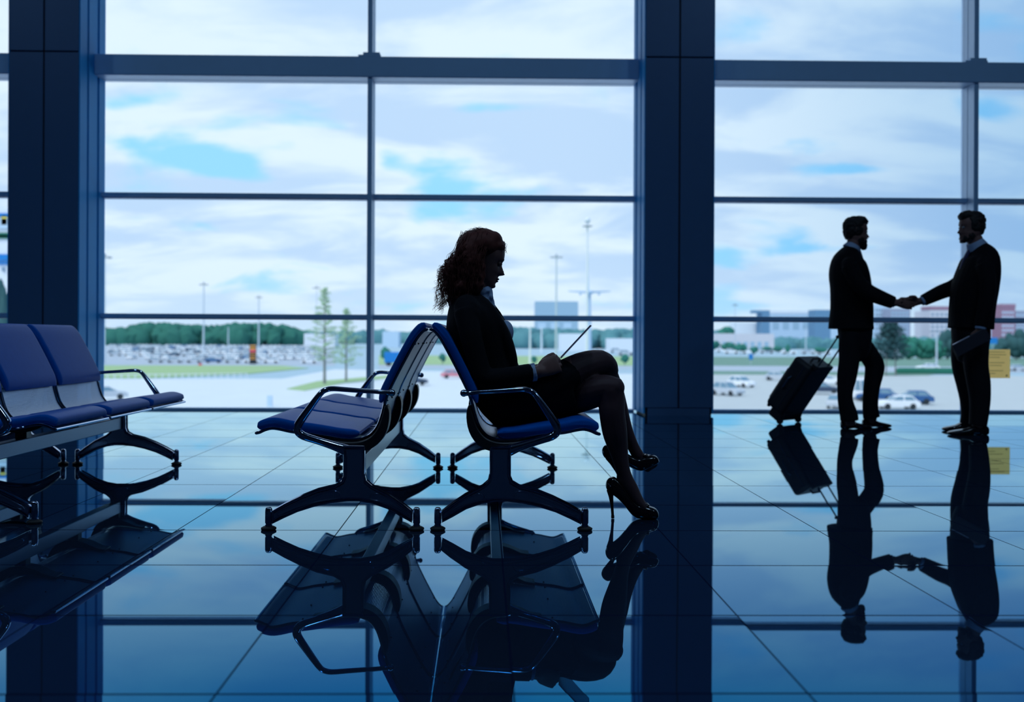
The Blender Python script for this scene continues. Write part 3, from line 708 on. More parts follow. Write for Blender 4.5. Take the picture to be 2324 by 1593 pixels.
# buildings
def building(px0, px1, top, base, D_, mat, label, win=None, roof=None, depth=18, name='apartment_building', cols=6, rows=8, low=None):
    a = at(px0, 766, D_); b = at(px1, 766, D_); h = at((px0+px1)/2, top, D_).z-GZ; W = b.x-a.x
    t = thing(name, label, 'building', (a.x, D_, GZ))
    bm = bmesh.new(); box(bm, (0, 0, 0), (W, depth, h)); obj('walls', bm, mat, t, smooth=False)
    if roof: bm = bmesh.new(); box(bm, (-W*.015, -.4, h), (W*1.015, depth, h+h*.09)); obj('roof', bm, roof, t, smooth=False)
    if win:
        bm = bmesh.new()
        for r in range(rows):
            z0 = h*(.08+.88*r/rows)
            for c in range(cols):
                x0 = W*(.06+.90*c/cols); box(bm, (x0, -.15, z0), (x0+W*.88/cols*.62, .05, z0+h*.88/rows*.5))
        obj('window_rows', bm, win, t, smooth=False)
    return t
building(1215, 1312, 684, 790, 900, 'bld_grey', 'grey box-shaped building rising above the trees beyond the tablet', 'bld_pale', cols=3, rows=1, name='office_building')
building(1272, 1332, 757, 800, 560, 'bld_white', 'low white hall right behind the tablet', name='hangar')
building(1384, 1456, 768, 800, 540, 'bld_white', 'low white hall beside the right foot of the frame, right of the knee', name='hangar')
building(1598, 1757, 757, 800, 620, 'bld_beige', 'long low beige building right of the dark column', 'bld_grey', None, 14, 'office_building', 9, 1)
building(1668, 1730, 733, 790, 900, 'bld_white', 'white block behind the long beige building')
building(1729, 1747, 704, 790, 880, 'bld_blue', 'dark blue tower with a side arm at its top', name='office_building')
t = [o for o in bpy.data.objects if o.get('label', '').startswith('dark blue tower')][0]
h = at(1729, 704, 880).z-GZ; bm = bmesh.new(); box(bm, (-7.0, 0, h-2.4), (-.02, 12, h)); obj('roof_arm', bm, 'bld_blue', t, smooth=False)
building(1747.5, 1849, 712, 790, 930, 'bld_pale', 'long pale blue glassy building between two dark towers', 'bld_grey', 'bld_white', name='office_building', cols=4, rows=2)
building(1849, 1885, 703, 790, 880, 'bld_blue', 'solid dark blue tower just left of the left man', name='office_building')
building(1885.5, 1960, 735, 790, 960, 'bld_pale', 'pale low block behind the left man', name='office_building')
building(1984, 2020, 692, 795, 900, 'bld_pale', 'white apartment tower with rows of windows left of the handshake', 'win_dark')
building(2020.5, 2066, 700, 795, 880, 'bld_purple', 'purplish apartment tower below the handshake', 'bld_grey', cols=5, rows=9)
building(2094, 2109, 706, 795, 930, 'bld_beige', 'narrow beige apartment tower right of the handshake', cols=3)
building(2110, 2168, 703, 795, 900, 'bld_beige', 'beige apartment block with a dull red roof by the right man', 'win_dark', 'bld_red', cols=5)
building(2248, 2262, 702, 795, 985, 'bld_red', 'dull red tower just right of the right man\'s jacket', 'bld_purple', cols=2)
building(2262.5, 2272, 699, 795, 940, 'bld_pale', 'slim pale tower between two reddish towers', cols=2)
building(2272.5, 2304, 698, 795, 900, 'bld_red', 'reddish apartment tower with pale window bands at the right', 'bld_pale', 'bld_red', cols=4)
building(2305, 2330, 705, 795, 920, 'bld_purple', 'bluish-red block at the right edge of the frame', 'bld_pale', cols=3)
building(690, 760, 757, 795, 700, 'bld_white', 'low white sheds behind the tall larch', name='shed')
building(868, 905, 752, 800, 700, 'bld_pale', 'pale low building behind the blue truck', name='shed')
building(-60, 21, 470, 1000, 70, 'bld_white', 'white building with coloured display boards at the left edge', name='terminal_building', depth=10)
t = [o for o in bpy.data.objects if o.get('label', '').startswith('white building with coloured')][0]
a = at(-60, 766, 70)
for px0, px1, py0, py1, mt in [(-50, 20, 484, 492, 'sign_blue'), (-50, 22, 496, 518, 'bld_pale'), (3, 16, 489, 510, 'sign_yellow'), (-50, 22, 528, 541, 'hedge'), (-50, 22, 533, 538, 'sign_yellow'), (-50, 22, 577, 590, 'sign_blue'), (-50, 22, 592, 595, 'sign_blue'), (-50, 22, 597, 600, 'sign_blue'), (4, 10, 607, 615, 'win_dark')]:
    p, q = at(px0, py1, 69.9), at(px1, py0, 69.9); bm = bmesh.new(); box(bm, (p.x-a.x, -.12, p.z-GZ), (q.x-a.x, -.02, q.z-GZ)); obj('display_board', bm, mt, t, smooth=False)
blob_tree(2, 640, 740, 46, 'dark tree at the left edge below the coloured boards', 'leaf_dark', D_=60)
# black and orange pillar sign
Yp = gy(829); a = at(566, 829, Yp); b = at(581, 783, Yp)
t = thing('sign_pillar', 'black and orange striped advertising pillar by the distant car park', 'sign', (a.x, Yp, GZ)); wv, hv = b.x-a.x, b.z-GZ
bm = bmesh.new(); box(bm, (0, 0, 0), (wv, .5, hv)); obj('pillar', bm, 'sign_black', t, smooth=False)
for f0, f1, mt in [(.93, .99, 'sign_orange'), (.78, .86, 'sign_orange'), (.62, .76, 'sign_red'), (.50, .54, 'sign_orange'), (.36, .40, 'sign_orange'), (.26, .30, 'sign_orange')]:
    bm = bmesh.new(); box(bm, (.08, -.06, hv*f0), (wv-.08, -.01, hv*f1)); obj('stripe', bm, mt, t, smooth=False)
# signs and little things
def small_box(name, label, cat, px0, px1, py0, py1, base, mat, pole=None):
    Y_ = gy(base); a = at(px0, py1, Y_); b = at(px1, py0, Y_)
    t = thing(name, label, cat, (a.x, Y_, GZ)); bm = bmesh.new(); box(bm, (0, 0, a.z-GZ), (b.x-a.x, .3, b.z-GZ)); obj('panel', bm, mat, t, smooth=False)
    if pole: bm = bmesh.new(); w = (b.x-a.x)/2; tube(bm, [(w, .4, 0), (w, .4, a.z-GZ+.2)], .08, n=6); obj('pole', bm, 'mast', t)
    return t
small_box('road_sign', 'bright blue road sign on the verge near the dark column', 'sign', 1700, 1709, 803, 816, 826, 'sign_blue', True)
small_box('road_sign', 'blue and white road sign above the yellow notice', 'sign', 2246, 2264, 766, 780, 822, 'sign_blue', True)
small_box('barrier_marker', 'small red marker at the edge of the distant car park', 'marker', 450, 458, 825, 832, 833, 'sign_red')
small_box('information_board', 'pale grey board standing on the forecourt before the bench seats', 'sign', 606, 617, 898, 925, 926, 'bld_pale')
# blue truck
Yt = gy(832); a = at(872, 830, Yt); t = thing('truck', 'blue covered truck behind the empty bench\'s armrest', 'truck', (a.x, Yt, GZ))
bm = bmesh.new(); box(bm, (0, 0, .8), (5.2, 2.4, 3.4)); obj('cargo_box', bm, 'sign_blue', t, smooth=False, bevel=.1)
bm = bmesh.new(); box(bm, (5.3, .1, .7), (7.0, 2.3, 2.6)); obj('cab', bm, 'paint_dark', t, smooth=False, bevel=.2)
for x in (1.0, 4.2, 6.2):
    bm = bmesh.new(); tube(bm, [(x, -.05, .5), (x, 2.45, .5)], .5, n=12); obj('wheel', bm, 'tyre', t)
# white picket-like railing along the verge
t = thing('railing', 'low white railing along the front edge of the left grass verge', 'railing', (0, 0, 0))
p0 = gp(180, 868); p1 = gp(560, 862); bm = bmesh.new()
tube(bm, [(p0[0], p0[1], GZ+.9), (p1[0], p1[1], GZ+.9)], .05, n=5); obj('rail', bm, 'fence', t)
for k in range(26):
    f = k/25; x = p0[0]+(p1[0]-p0[0])*f; y = p0[1]+(p1[1]-p0[1])*f; bm = bmesh.new(); tube(bm, [(x, y, GZ), (x, y, GZ+1.0)], .07, n=5); obj('post', bm, 'fence', t)
# hedge on the right
bm = bmesh.new(); rr_ = random.Random(4)
for k in range(60):
    p = gp(2040+k*2.2, 845); ball(bm, (p[0], p[1], GZ+.5), (1.0, .7, .8), sub=1)
tag(obj('hedge', bm, 'hedge'), 'low clipped green hedge at the far edge of the right car park', 'hedge', kind='stuff')
# aeroplane on a pylon
Ya = 470; a = at(1338, 664, Ya)
t = thing('aeroplane_monument', 'pale aeroplane raised on a pylon beside the tallest mast', 'aeroplane', (a.x, Ya, GZ)); hz0 = a.z-GZ
pm('plane_pale', (.48, .62, .80), .6)
bm = bmesh.new(); lathe(bm, [(.02, -9), (.8, -8), (1.15, -5), (1.2, 3), (.9, 7), (.2, 10)], n=14); bmesh.ops.rotate(bm, verts=bm.verts, cent=(0, 0, 0), matrix=Matrix.Rotation(D(90), 3, 'X')); bmesh.ops.translate(bm, verts=bm.verts, vec=(0, 0, hz0)); obj('fuselage', bm, 'plane_pale', t)
for s in (-1, 1):
    bm = bmesh.new(); ringloft(bm, [[V((s*.9, -2, hz0-.3)), V((s*.9, 2, hz0-.3)), V((s*.9, 2, hz0+.7)), V((s*.9, -2, hz0+.7))], [V((s*9.6, .6, hz0+.5)), V((s*9.6, 2, hz0+.5)), V((s*9.6, 2, hz0+.9)), V((s*9.6, .6, hz0+.9))]]); obj('wing', bm, 'plane_pale', t, smooth=False)
    bm = bmesh.new(); tube(bm, [(s*4.2, -2.6, hz0-.7), (s*4.2, 0, hz0-.7)], .55, n=10); obj('engine', bm, 'plane_pale', t)
bm = bmesh.new(); ringloft(bm, [[V((-.25, -8.5+11, hz0+.8)), V((.25, -8.5+11, hz0+.8)), V((.25, 6.5, hz0+.8)), V((-.25, 6.5, hz0+.8))], [V((-.12, 5.5, hz0+8.5)), V((.12, 5.5, hz0+8.5)), V((.12, 7.5, hz0+8.5)), V((-.12, 7.5, hz0+8.5))]]); obj('tail_fin', bm, 'plane_pale', t, smooth=False)
bm = bmesh.new(); tube(bm, [(0, 0, 0), (0, 0, hz0-.9)], [1.1, .6], n=8); obj('pylon', bm, 'plane_pale', t)
# ---------------------------------------------------------------- people
def remesh(bm, voxel, smooth=6, fac=.5):
    me = bpy.data.meshes.new('tmp'); bmesh.ops.recalc_face_normals(bm, faces=bm.faces); bm.to_mesh(me); bm.free()
    o = bpy.data.objects.new('tmp', me); C.objects.link(o)
    m_ = o.modifiers.new('r', 'REMESH'); m_.mode = 'VOXEL'; m_.voxel_size = voxel; m_.adaptivity = 0
    if smooth: s_ = o.modifiers.new('s', 'SMOOTH'); s_.iterations = smooth; s_.factor = fac
    dg = bpy.context.evaluated_depsgraph_get(); out = bpy.data.meshes.new_from_object(o.evaluated_get(dg))
    bpy.data.objects.remove(o); bpy.data.meshes.remove(me); out.materials.clear(); return out
def put(name, me, mats, parent):
    me.name = name; return link(name, me, mats, parent)
def limb(bm, pts, n=16, scale=1.0, e=1.0, k=3, dome=True, ryk=1.0):
    """pts: (px, py, Y, r_px, ry_m) -> a tapering limb through those points of the place"""
    P = catmull([p if len(p) == 5 else (*p, p[3]*p[2]/F_) for p in pts], k)
    tube(bm, [at(p[0], p[1], p[2]) for p in P], [(p[3]*p[2]/F_*scale, p[4]*scale*ryk) for p in P], n=n, dome=dome, e=e)
def frame(f, u):
    f = f.normalized(); r = u.cross(f).normalized(); u = f.cross(r).normalized(); return f, r, u
def mat_of(o, f, u, s=1.0):
    f, r, u = frame(f, u)      # local x forward, y left, z up
    M = Matrix.Identity(4)
    for i in range(3): M[i][0], M[i][1], M[i][2], M[i][3] = f[i]*s, r[i]*s, u[i]*s, o[i]
    return M
HT = [(-.116,.066,.030,.014),(-.110,.078,.0,.030),(-.100,.084,-.020,.042),(-.085,.084,-.045,.053),(-.070,.083,-.060,.058),(-.050,.083,-.072,.063),(-.030,.084,-.082,.067),(0,.084,-.092,.072),(.030,.089,-.098,.075),(.060,.083,-.097,.073),(.085,.066,-.086,.063),(.103,.042,-.066,.048),(.114,.018,-.040,.030),(.119,0,-.02,.012)]
def head(bm, M, male=False):
    T = catmull(HT, 4); rings = []
    for z, xf, xb, w in T:
        if male and z < -.04: w *= 1.06; xf += .002
        c = (xf+xb)/2; a = (xf-xb)/2; ring = []
        for k in range(56):
            t = 2*math.pi*k/56; co, si = math.cos(t), math.sin(t)
            x = c+a*sgnpow(co, .88); y = w*sgnpow(si, .92)
            if co > 0:
                g = lambda z0, sz, y0, sy, amp: amp*math.exp(-((z-z0)/sz)**2-((abs(y)-y0)/sy)**2)
                nz = max(0, min(1, (.008-z)/.046)) if z > -.042 else max(0, 1-(-.042-z)/.012)
                x += (nz**1.1)*.031*math.exp(-(y/(.009+.006*nz))**2)
                x += g(-.064, .0055, 0, .020, .0105)+g(-.077, .006, 0, .017, .0085)+g(-.103, .012, 0, .020, .007)
                x += g(.020, .010, .024, .022, .005)+g(-.030, .016, .040, .016, .004)
                x -= g(-.001, .011, .031, .014, .010)+g(-.0705, .003, 0, .02, .003)+g(-.089, .006, 0, .02, .004)
            ring.append(M @ V((x, y, z)))
        rings.append(ring)
    ringloft(bm, rings)
    for s in (-1, 1): # ears
        pts = [(-.012, .030), (-.024, .026), (-.028, .008), (-.022, -.012), (-.012, -.026), (-.006, -.020), (-.006, .0), (-.004, .016)]
        tube(bm, [M @ V((x-.004, s*(.074+(.010 if x < -.02 else 0)), z)) for x, z in catmull(pts+[pts[0]], 3)[:-1]], .0038, n=8, close=True)
        ball(bm, M @ V((-.014, s*.070, 0)), (.014, .006, .026), sub=2)
def eyes(parent, M, mt='eye_white'):
    for s in (-1, 1):
        b = bmesh.new(); ball(b, M @ V((.0735, s*.031, .0)), .0115, sub=2); obj('eye', b, mt, parent)
def hand(bm, wr, f, pn, thumb, curl=(.5, .6, .4), s=1.0, spread=.5, th=.4, thc=.4):
    """wrist, forward, palm-facing direction; thumb side vector; curl = three knuckle bends in radians"""
    f = f.normalized(); pn = (pn-f*pn.dot(f)).normalized(); t = f.cross(pn); t = t if t.dot(thumb) > 0 else -t
    R = lambda *a: V(a)
    q = lambda x, y, z: wr+(f*x+t*y+pn*z)*s
    sec = [(-.03, .0, .024, .018), (0, .0, .026, .017), (.025, .002, .034, .016), (.05, .002, .040, .0155), (.075, .001, .041, .0135), (.092, .0, .040, .011)]
    ringloft(bm, [ell(q(x, y, 0), t*w*s, pn*h*s, 18, .85) for x, y, w, h in sec])
    ball(bm, q(.035, .022, .008), (.022*s, .022*s, .022*s), sub=2)
    for y, ln, rr, dx in ((.030, .072, .0092, .0), (.0103, .080, .0094, .004), (-.0103, .075, .0090, .002), (-.029, .060, .0080, -.006)):
        p = q(.078+dx, y, 0); base = q(.055, y*.9, 0); d = (f+t*y*spread).normalized(); pts = [base, p]; ang = 0; rad = [rr*s*.9, rr*s*1.04]
        for seg, c in zip((.45, .31, .24), curl):
            ang += c; dd = d*math.cos(ang)+pn*math.sin(ang); m1 = p+dd*ln*seg*.5*s; p = p+dd*ln*seg*s; pts += [m1, p]; rad += [rr*s*.93, rr*s*.97]
        tube(bm, pts, rad, n=9, dome=True)
    d = (f*.70+t*(.42)+pn*th).normalized(); p = q(.018, .022, .006); pts = [p]; rad = [.013*s]
    for seg, r in ((.036, .0115), (.030, .0102), (.024, .0092)):
        p = p+d*seg*s; pts.append(p); rad.append(r*s); d = (d+f*thc+pn*.12-t*.15).normalized()
    tube(bm, pts, rad, n=9, dome=True)
X_, Y_2, Z_ = V((1, 0, 0)), V((0, 1, 0)), V((0, 0, 1))

# ---- seated woman
W = thing('person', 'woman with long curly auburn hair in dark suit and heels, sitting cross-legged with a tablet', 'person', (at(1150, 960, 4.5).x, 4.5, 0))
wl = W.location.copy()
def wput(name, me, mats, parent=None):
    o = put(name, me, mats, parent or W)
    if parent is None: o.matrix_parent_inverse = Matrix.Translation(-wl)
    return o
sc3 = lambda u, v: (960+u/3.886, 490+v/3.886)
s4 = 4.5/F_
tilt = math.radians(17)
hf = V((math.cos(tilt), 0, -math.sin(tilt))); hu = V((math.sin(tilt), 0, math.cos(tilt)))
HM = mat_of(at(*sc3(688, 432), 4.5)-hf*.0835*.97, hf, hu, .97)
thighR = [(1165,905,4.41,44,.085),(1215,885,4.41,43,.085),(1270,858,4.43,37,.078),(1320,833,4.47,34,.070),(1362,823,4.52,29.5,.058),(1378,836,4.545,25,.054)]
shinR = [(1368,836,4.54,28,.054),(1380,856,4.56,25,.052),(1390,890,4.585,26,.052),(1402,930,4.60,23.5,.05),(1419,975,4.615,17,.036),(1436,1012,4.62,13.5,.028),(1448,1034,4.62,14,.028)]
thighL = [(1165,912,4.60,44,.085),(1260,905,4.55,44,.082),(1330,892,4.47,40,.075),(1372,882,4.425,33,.062),(1390,880,4.41,28,.056)]
shinL = [(1385,884,4.41,31,.054),(1388,908,4.41,30,.052),(1389,935,4.41,29.5,.055),(1395,979,4.42,28.5,.054),(1402,1013,4.43,23.5,.046),(1409,1046,4.43,18,.036),(1415,1072,4.43,16.5,.032),(1424,1096,4.43,17,.030)]
footL = [(1416,1084,4.43,19,.030),(1432,1110,4.43,17,.032),(1447,1136,4.43,14,.036),(1468,1157,4.43,9,.038),(1480,1164,4.43,6.5,.032)]
b = bmesh.new()
head(b, HM)
limb(b, [(1094,628,4.5,24,.052),(1087,648,4.5,23,.050),(1078,672,4.5,26,.06),(1074,700,4.5,34,.09)])
torsoW = [(1079,668,4.5,22,.07),(1071,684,4.5,42,.14),(1069,702,4.5,52,.175),(1073,725,4.5,62,.185),(1081,752,4.5,70,.18),(1095,790,4.5,72,.16),(1112,835,4.5,64,.15),(1132,885,4.5,62,.165),(1146,918,4.5,55,.175)]
limb(b, [(p[0], p[1], p[2], p[3]*.86, p[4]*.88) for p in torsoW])
armN = [(1056,706,4.335,27,.050),(1068,760,4.30,25,.048),(1084,820,4.29,24,.045),(1098,856,4.285,24,.044),(1130,858,4.29,23,.042),(1170,852,4.30,21.5,.039),(1209,847,4.315,19.5,.036)]
armF = [(1064,706,4.665,26,.050),(1082,770,4.70,24,.046),(1102,850,4.70,23,.044),(1150,852,4.68,21,.040),(1209,843,4.63,18,.034)]
for a_ in (armN, armF): limb(b, [(p[0], p[1], p[2], p[3]*.8, p[4]*.8) for p in a_])
limb(b, [(1195,848,4.31,14.5,.027),(1226,843,4.32,14.5,.026)]); limb(b, [(1195,843,4.635,14,.026),(1226,838,4.625,13,.025)])
for l_ in (thighR, shinR, thighL, shinL, footL): limb(b, l_)
tabdir = (at(*sc3(1477, 968), 4.5)-at(*sc3(1235, 1228), 4.5)).normalized()
hdir = (at(1280, 820, 4.34)-at(1224, 846, 4.32)).normalized()
hand(b, at(1223, 844, 4.322), hdir, V((.10, 1, -.1)), V((-.3, 0, 1)), curl=(.85, .9, .6), s=1.0, th=.35, thc=.55)
hand(b, at(1226, 838, 4.625), (at(1280, 812, 4.60)-at(1226, 838, 4.625)).normalized(), V((.10, -1, -.1)), V((-.3, 0, 1)), curl=(.75, .9, .5), s=.93, th=.35, thc=.55)
# right foot in its shoe, pointing away to the right
fR = [at(1446, 1030, 4.62), at(1455, 1052, 4.625), at(1470, 1060, 4.63), at(1484, 1053, 4.635)]
tube(b, fR, [.026, .026, .024, .018], n=12, dome=True)
body = remesh(b, .0045, 6)
bo = wput('body', body, ['skin', 'stocking'])
zk = .77; cut = at(1284, 800, 4.5).x
for p in body.polygons:
    if p.center.x > cut-.02 and p.center.z < at(0, 790, 4.5).z and not (p.center.x < at(1296, 0, 4.5).x and p.center.z > at(0, 832, 4.5).z): p.material_index = 1
eyes(bo, HM, 'eyelid')
# eyelashes and brow
for s in (-1, 1):
    b = bmesh.new(); tube(b, [HM @ V((.083+.004*math.cos(a*.9), s*(.031+.015*math.sin(a)), .003-.002*abs(a))) for a in (-1, -.5, 0, .5, 1)], .0018, n=5, dome=True)
    tube(b, [HM @ V((.090-.003*abs(a), s*(.031+.018*math.sin(a)), .021+.003*math.cos(a))) for a in (-1, -.5, 0, .5, 1)], .002, n=5); obj('eyebrow', b, 'hair_auburn', bo)
b = bmesh.new(); ball(b, HM @ V((.0885, 0, -.0655)), (.0075, .019, .0045), sub=2); ball(b, HM @ V((.0865, 0, -.0755)), (.0075, .017, .0050), sub=2); obj('lips', b, 'lips', bo)
# jacket
b = bmesh.new(); limb(b, torsoW, n=24)
limb(b, armN[:-1]+[(1207,847,4.314,20.5,.038)], dome=False); limb(b, armF[:-1]+[(1207,843,4.63,19,.036)], dome=False)
for s in (-1, 1): limb(b, [(1060,698,4.5+s*.12,30,.06),(1064,712,4.5+s*.155,31,.06)])
for s in (-1, 1): limb(b, [(1090,680,4.5+s*.075,11,.03),(1112,704,4.5+s*.085,14,.04),(1134,738,4.5+s*.085,14,.045),(1149,770,4.5+s*.085,14,.045),(1160,817,4.5+s*.075,15,.045),(1158,850,4.5+s*.07,15,.04)])
jk = wput('jacket', remesh(b, .007, 4), 'suit')
for s in (-1, 1):   # lapels and collar
    b = bmesh.new(); tube(b, [at(1066, 660, 4.5), at(1078, 664, 4.5+s*.050), at(1104, 684, 4.5+s*.072), at(1128, 716, 4.5+s*.066), at(1152, 752, 4.5+s*.05), at(1156, 790, 4.5+s*.05)], [(.006, .012), (.008, .02), (.008, .028), (.008, .028), (.007, .022), (.005, .012)], n=10, dome=True); obj('lapel', b, 'suit', jk).matrix_parent_inverse = (Matrix.Translation(wl) @ jk.matrix_parent_inverse).inverted() if False else Matrix.Identity(4)
# blouse: chest, ruffled collar, cuffs
b = bmesh.new(); limb(b, [(1090,668,4.5,20,.052),(1099,692,4.5,18,.06),(1112,718,4.5,20,.07),(1128,752,4.5,28,.09),(1138,790,4.5,22,.08)])
limb(b, [(1092,657,4.5,23,.053),(1098,668,4.5,23,.058)], dome=False)
rr_ = random.Random(2)
for k in range(9):
    t = k/8; px, py = 1112+8*t, 664+34*t
    ball(b, at(px, py, 4.5+rr_.uniform(-.03, .03)), (.011, .018, .011), sub=2)
limb(b, [(1109,664,4.5,10,.04),(1113,680,4.5,7,.034),(1119,698,4.5,4,.02)])
ball(b, at(1147, 754, 4.47), (.036, .045, .052), sub=3); ball(b, at(1147, 754, 4.53), (.036, .045, .052), sub=3)
wput('blouse', remesh(b, .005, 4), 'shirt')
for px, Yc, c in ((1212, 4.317, 847.5), (1212, 4.628, 843)):
    b = bmesh.new(); limb(b, [(px-8, c+1, Yc-.001, 18.5, .034), (px+4, c-1.5, Yc+.001, 18.7, .0345)], dome=False, k=1); wput('shirt_cuff', remesh(b, .003, 1), 'shirt')
# skirt
b = bmesh.new()
limb(b, [(1135,905,4.5,56,.17),(1170,906,4.5,55,.178),(1215,904,4.5,50,.17),(1250,893,4.5,56,.155),(1280,884,4.5,61,.135),(1296,880,4.5,62,.125)], dome=False, n=24)
limb(b, [(p[0], p[1], p[2], p[3]*1.08+1, p[4]*1.1) for p in thighR[:3]]+[(1292,848,4.455,36,.082)], dome=False); limb(b, [(p[0], p[1], p[2], p[3]*1.06+1, p[4]*1.1) for p in thighL[:2]]+[(1298,898,4.51,43,.086)], dome=False)
wput('skirt', remesh(b, .007, 4), 'suit')
# hair
b = bmesh.new()
for u_, v_, ru, rv, ry, dy in [(520,265,185,158,.095,0),(655,275,72,72,.065,0),(600,215,105,85,.075,0),(432,250,122,118,.09,0),(420,330,140,170,.105,0),(345,480,142,155,.11,0),(320,620,120,125,.115,0),(300,740,85,85,.10,0),(470,500,85,190,.02,-.085),(470,500,85,190,.02,.085),(400,420,120,200,.035,-.075),(400,420,120,200,.035,.075)]:
    c = at(*sc3(u_, v_), 4.5+dy); ball(b, c, (ru*s4/3.886, ry, rv*s4/3.886), sub=3)
hair = remesh(b, .006, 3)
for v_ in hair.vertices:
    p = v_.co; n_ = v_.normal; a = noise.noise(p*38)+.6*noise.noise(p*85+V((3, 1, 5))); low = min(1, max(.25, (1.22-p.z)*4)); v_.co = p+n_*a*.0075*low
bm = bmesh.new(); bm.from_mesh(hair); rr_ = random.Random(11)
def strand(P0, P1, P2, amp, turns, r, ph, m_=34):
    pts = []
    for i in range(m_):
        t = i/(m_-1); p = P0*(1-t)**2+P1*2*t*(1-t)+P2*t*t; d = ((P1-P0)*(1-t)+(P2-P1)*t).normalized(); sd = d.cross(Y_2).normalized()
        A = amp*min(1, .15+t*1.3); pts.append(p+sd*A*math.cos(ph+turns*6.283*t)+Y_2*A*math.sin(ph+turns*6.283*t))
    tube(bm, pts, [r*(1-.6*i/(m_-1)) for i in range(m_)], n=4)
for k in range(74):    # curly locks, each a bundle of strands winding together
    y = 4.5+rr_.uniform(-.11, .11); edge = rr_.random()**.5
    u0 = rr_.uniform(330, 440); v0 = rr_.uniform(230, 420)
    u2 = 112+(1-edge)*205+rr_.gauss(0, 16); v2 = rr_.uniform(500, 840)
    if v2 < 650: u2 += 30
    amp = rr_.uniform(.006, .0135); tu = rr_.uniform(2.5, 5); ph = rr_.uniform(0, 6.3); bulge = rr_.uniform(30, 105)*edge
    for q_ in range(9):
        j = lambda s_: rr_.gauss(0, s_)
        P0 = at(*sc3(u0+j(10), v0+j(10)), y+j(.004)); P2 = at(*sc3(u2+j(9), v2+j(14)), y+j(.005)); P1 = at(*sc3((u0+u2)/2-bulge+j(6), (v0+v2)/2-10+j(6)), y)
        strand(P0, P1, P2, amp*rr_.uniform(.85, 1.2), tu+j(.08), .00095, ph+j(.25), 44)
for k in range(240):   # strands lying over the near and far sides
    sd_ = rr_.choice((-1, 1)); u0 = rr_.uniform(330, 600); v0 = rr_.uniform(130, 300); u2 = u0-rr_.uniform(60, 200); v2 = rr_.uniform(420, 760); y = 4.5+sd_*.108
    u2 = min(u2, 470)
    strand(at(*sc3(u0, v0), 4.5+sd_*.07), at(*sc3((u0+u2)/2-10, (v0+v2)/2), y+sd_*.012), at(*sc3(u2, v2), y), rr_.uniform(.003, .008), rr_.uniform(2, 4), .0011, rr_.uniform(0, 6.3), 36)
for k in range(110):   # flyaways over the crown and back
    a = rr_.uniform(math.radians(60), math.radians(200)); cx_, cy_ = 500, 290; R = rr_.uniform(165, 196); y = 4.5+rr_.uniform(-.07, .07)
    u0, v0 = cx_+R*math.cos(a)*1.05, cy_-R*math.sin(a)*.92; a2 = a+rr_.uniform(.3, .7); R2 = R+rr_.uniform(-5, 22); u2, v2 = cx_+R2*math.cos(a2)*1.05, cy_-R2*math.sin(a2)*.92
    strand(at(*sc3(u0, v0), y), at(*sc3((u0+u2)/2+math.cos(a)*22, (v0+v2)/2-math.sin(a)*22), y), at(*sc3(u2, v2), y), .003, 2, .0007, rr_.uniform(0, 6), 16)
for k in range(70):    # short curls on the fringe
    y = 4.5+rr_.uniform(-.05, .05); u0 = rr_.uniform(640, 715); v0 = rr_.uniform(215, 300)
    strand(at(*sc3(u0, v0), y), at(*sc3(u0+22, v0+22), y), at(*sc3(min(742, u0+rr_.uniform(5, 35)), v0+rr_.uniform(30, 55)), y), .003, 1.5, .0011, rr_.uniform(0, 6), 12)
me = bpy.data.meshes.new('hair'); bm.to_mesh(me); bm.free(); bpy.data.meshes.remove(hair)
wput('hair', me, 'hair_auburn')
# shoes
def pump(M, heel=True):
    s = 4.43/F_; q = lambda px, py, y=0: M @ V(((px-1493)*s, y, (1178-py)*s))
    b = bmesh.new()
    ST = [(1374,1098,1106,.008),(1377,1090,1113,.020),(1384,1084,1120,.028),(1394,1083,1127,.031),(1406,1093,1137,.032),(1420,1110,1153,.033),(1434,1130,1170,.036),(1447,1142,1177,.040),(1462,1145,1178,.043),(1476,1149,1178,.042),(1486,1153,1178,.036),(1492,1159,1177,.024),(1494,1164,1175,.012)]
    rings = []
    for px, t, bt, w in catmull(ST, 3): rings.append(ell(q(px, (t+bt)/2), (M.to_3x3() @ V((0, w, 0))), (M.to_3x3() @ V((0, 0, (bt-t)/2*s))), 18, .8))
    ringloft(b, rings)
    me = remesh(b, .0035, 3); sh = wput('shoe', me, 'patent')
    b = bmesh.new(); tube(b, [q(1384, 1112), q(1386, 1128), q(1388.5, 1150), q(1390, 1171)], [.016, .010, .0062, .0058], n=12); ob = obj('stiletto_heel', b, 'patent', sh); 
    b = bmesh.new(); tube(b, [q(1390, 1170.5), q(1390.2, 1177.5)], .0068, n=12); obj('heel_tip', b, 'rubber', sh)
    b = bmesh.new()
    for sd in (-1, 1): ball(b, q(1466, 1146, sd*.016), (.013, .017, .007), sub=2, rot=M.to_3x3())
    ball(b, q(1466, 1145, 0), (.008, .006, .008), sub=2); ball(b, q(1458, 1141, 0), (.008, .012, .006), sub=2); obj('bow', b, 'patent', sh)
    return sh
P0 = at(1493, 1178, 4.43)
pump(Matrix.Translation((P0.x, 4.43, .0005)))
a_ = math.radians(24); MR = Matrix.Translation(at(1493, 1046, 4.64)) @ Matrix.Rotation(math.radians(14), 4, 'Z') @ Matrix.Rotation(-a_, 4, 'Y') @ Matrix.Translation((0, 0, -.008))
pump(MR)
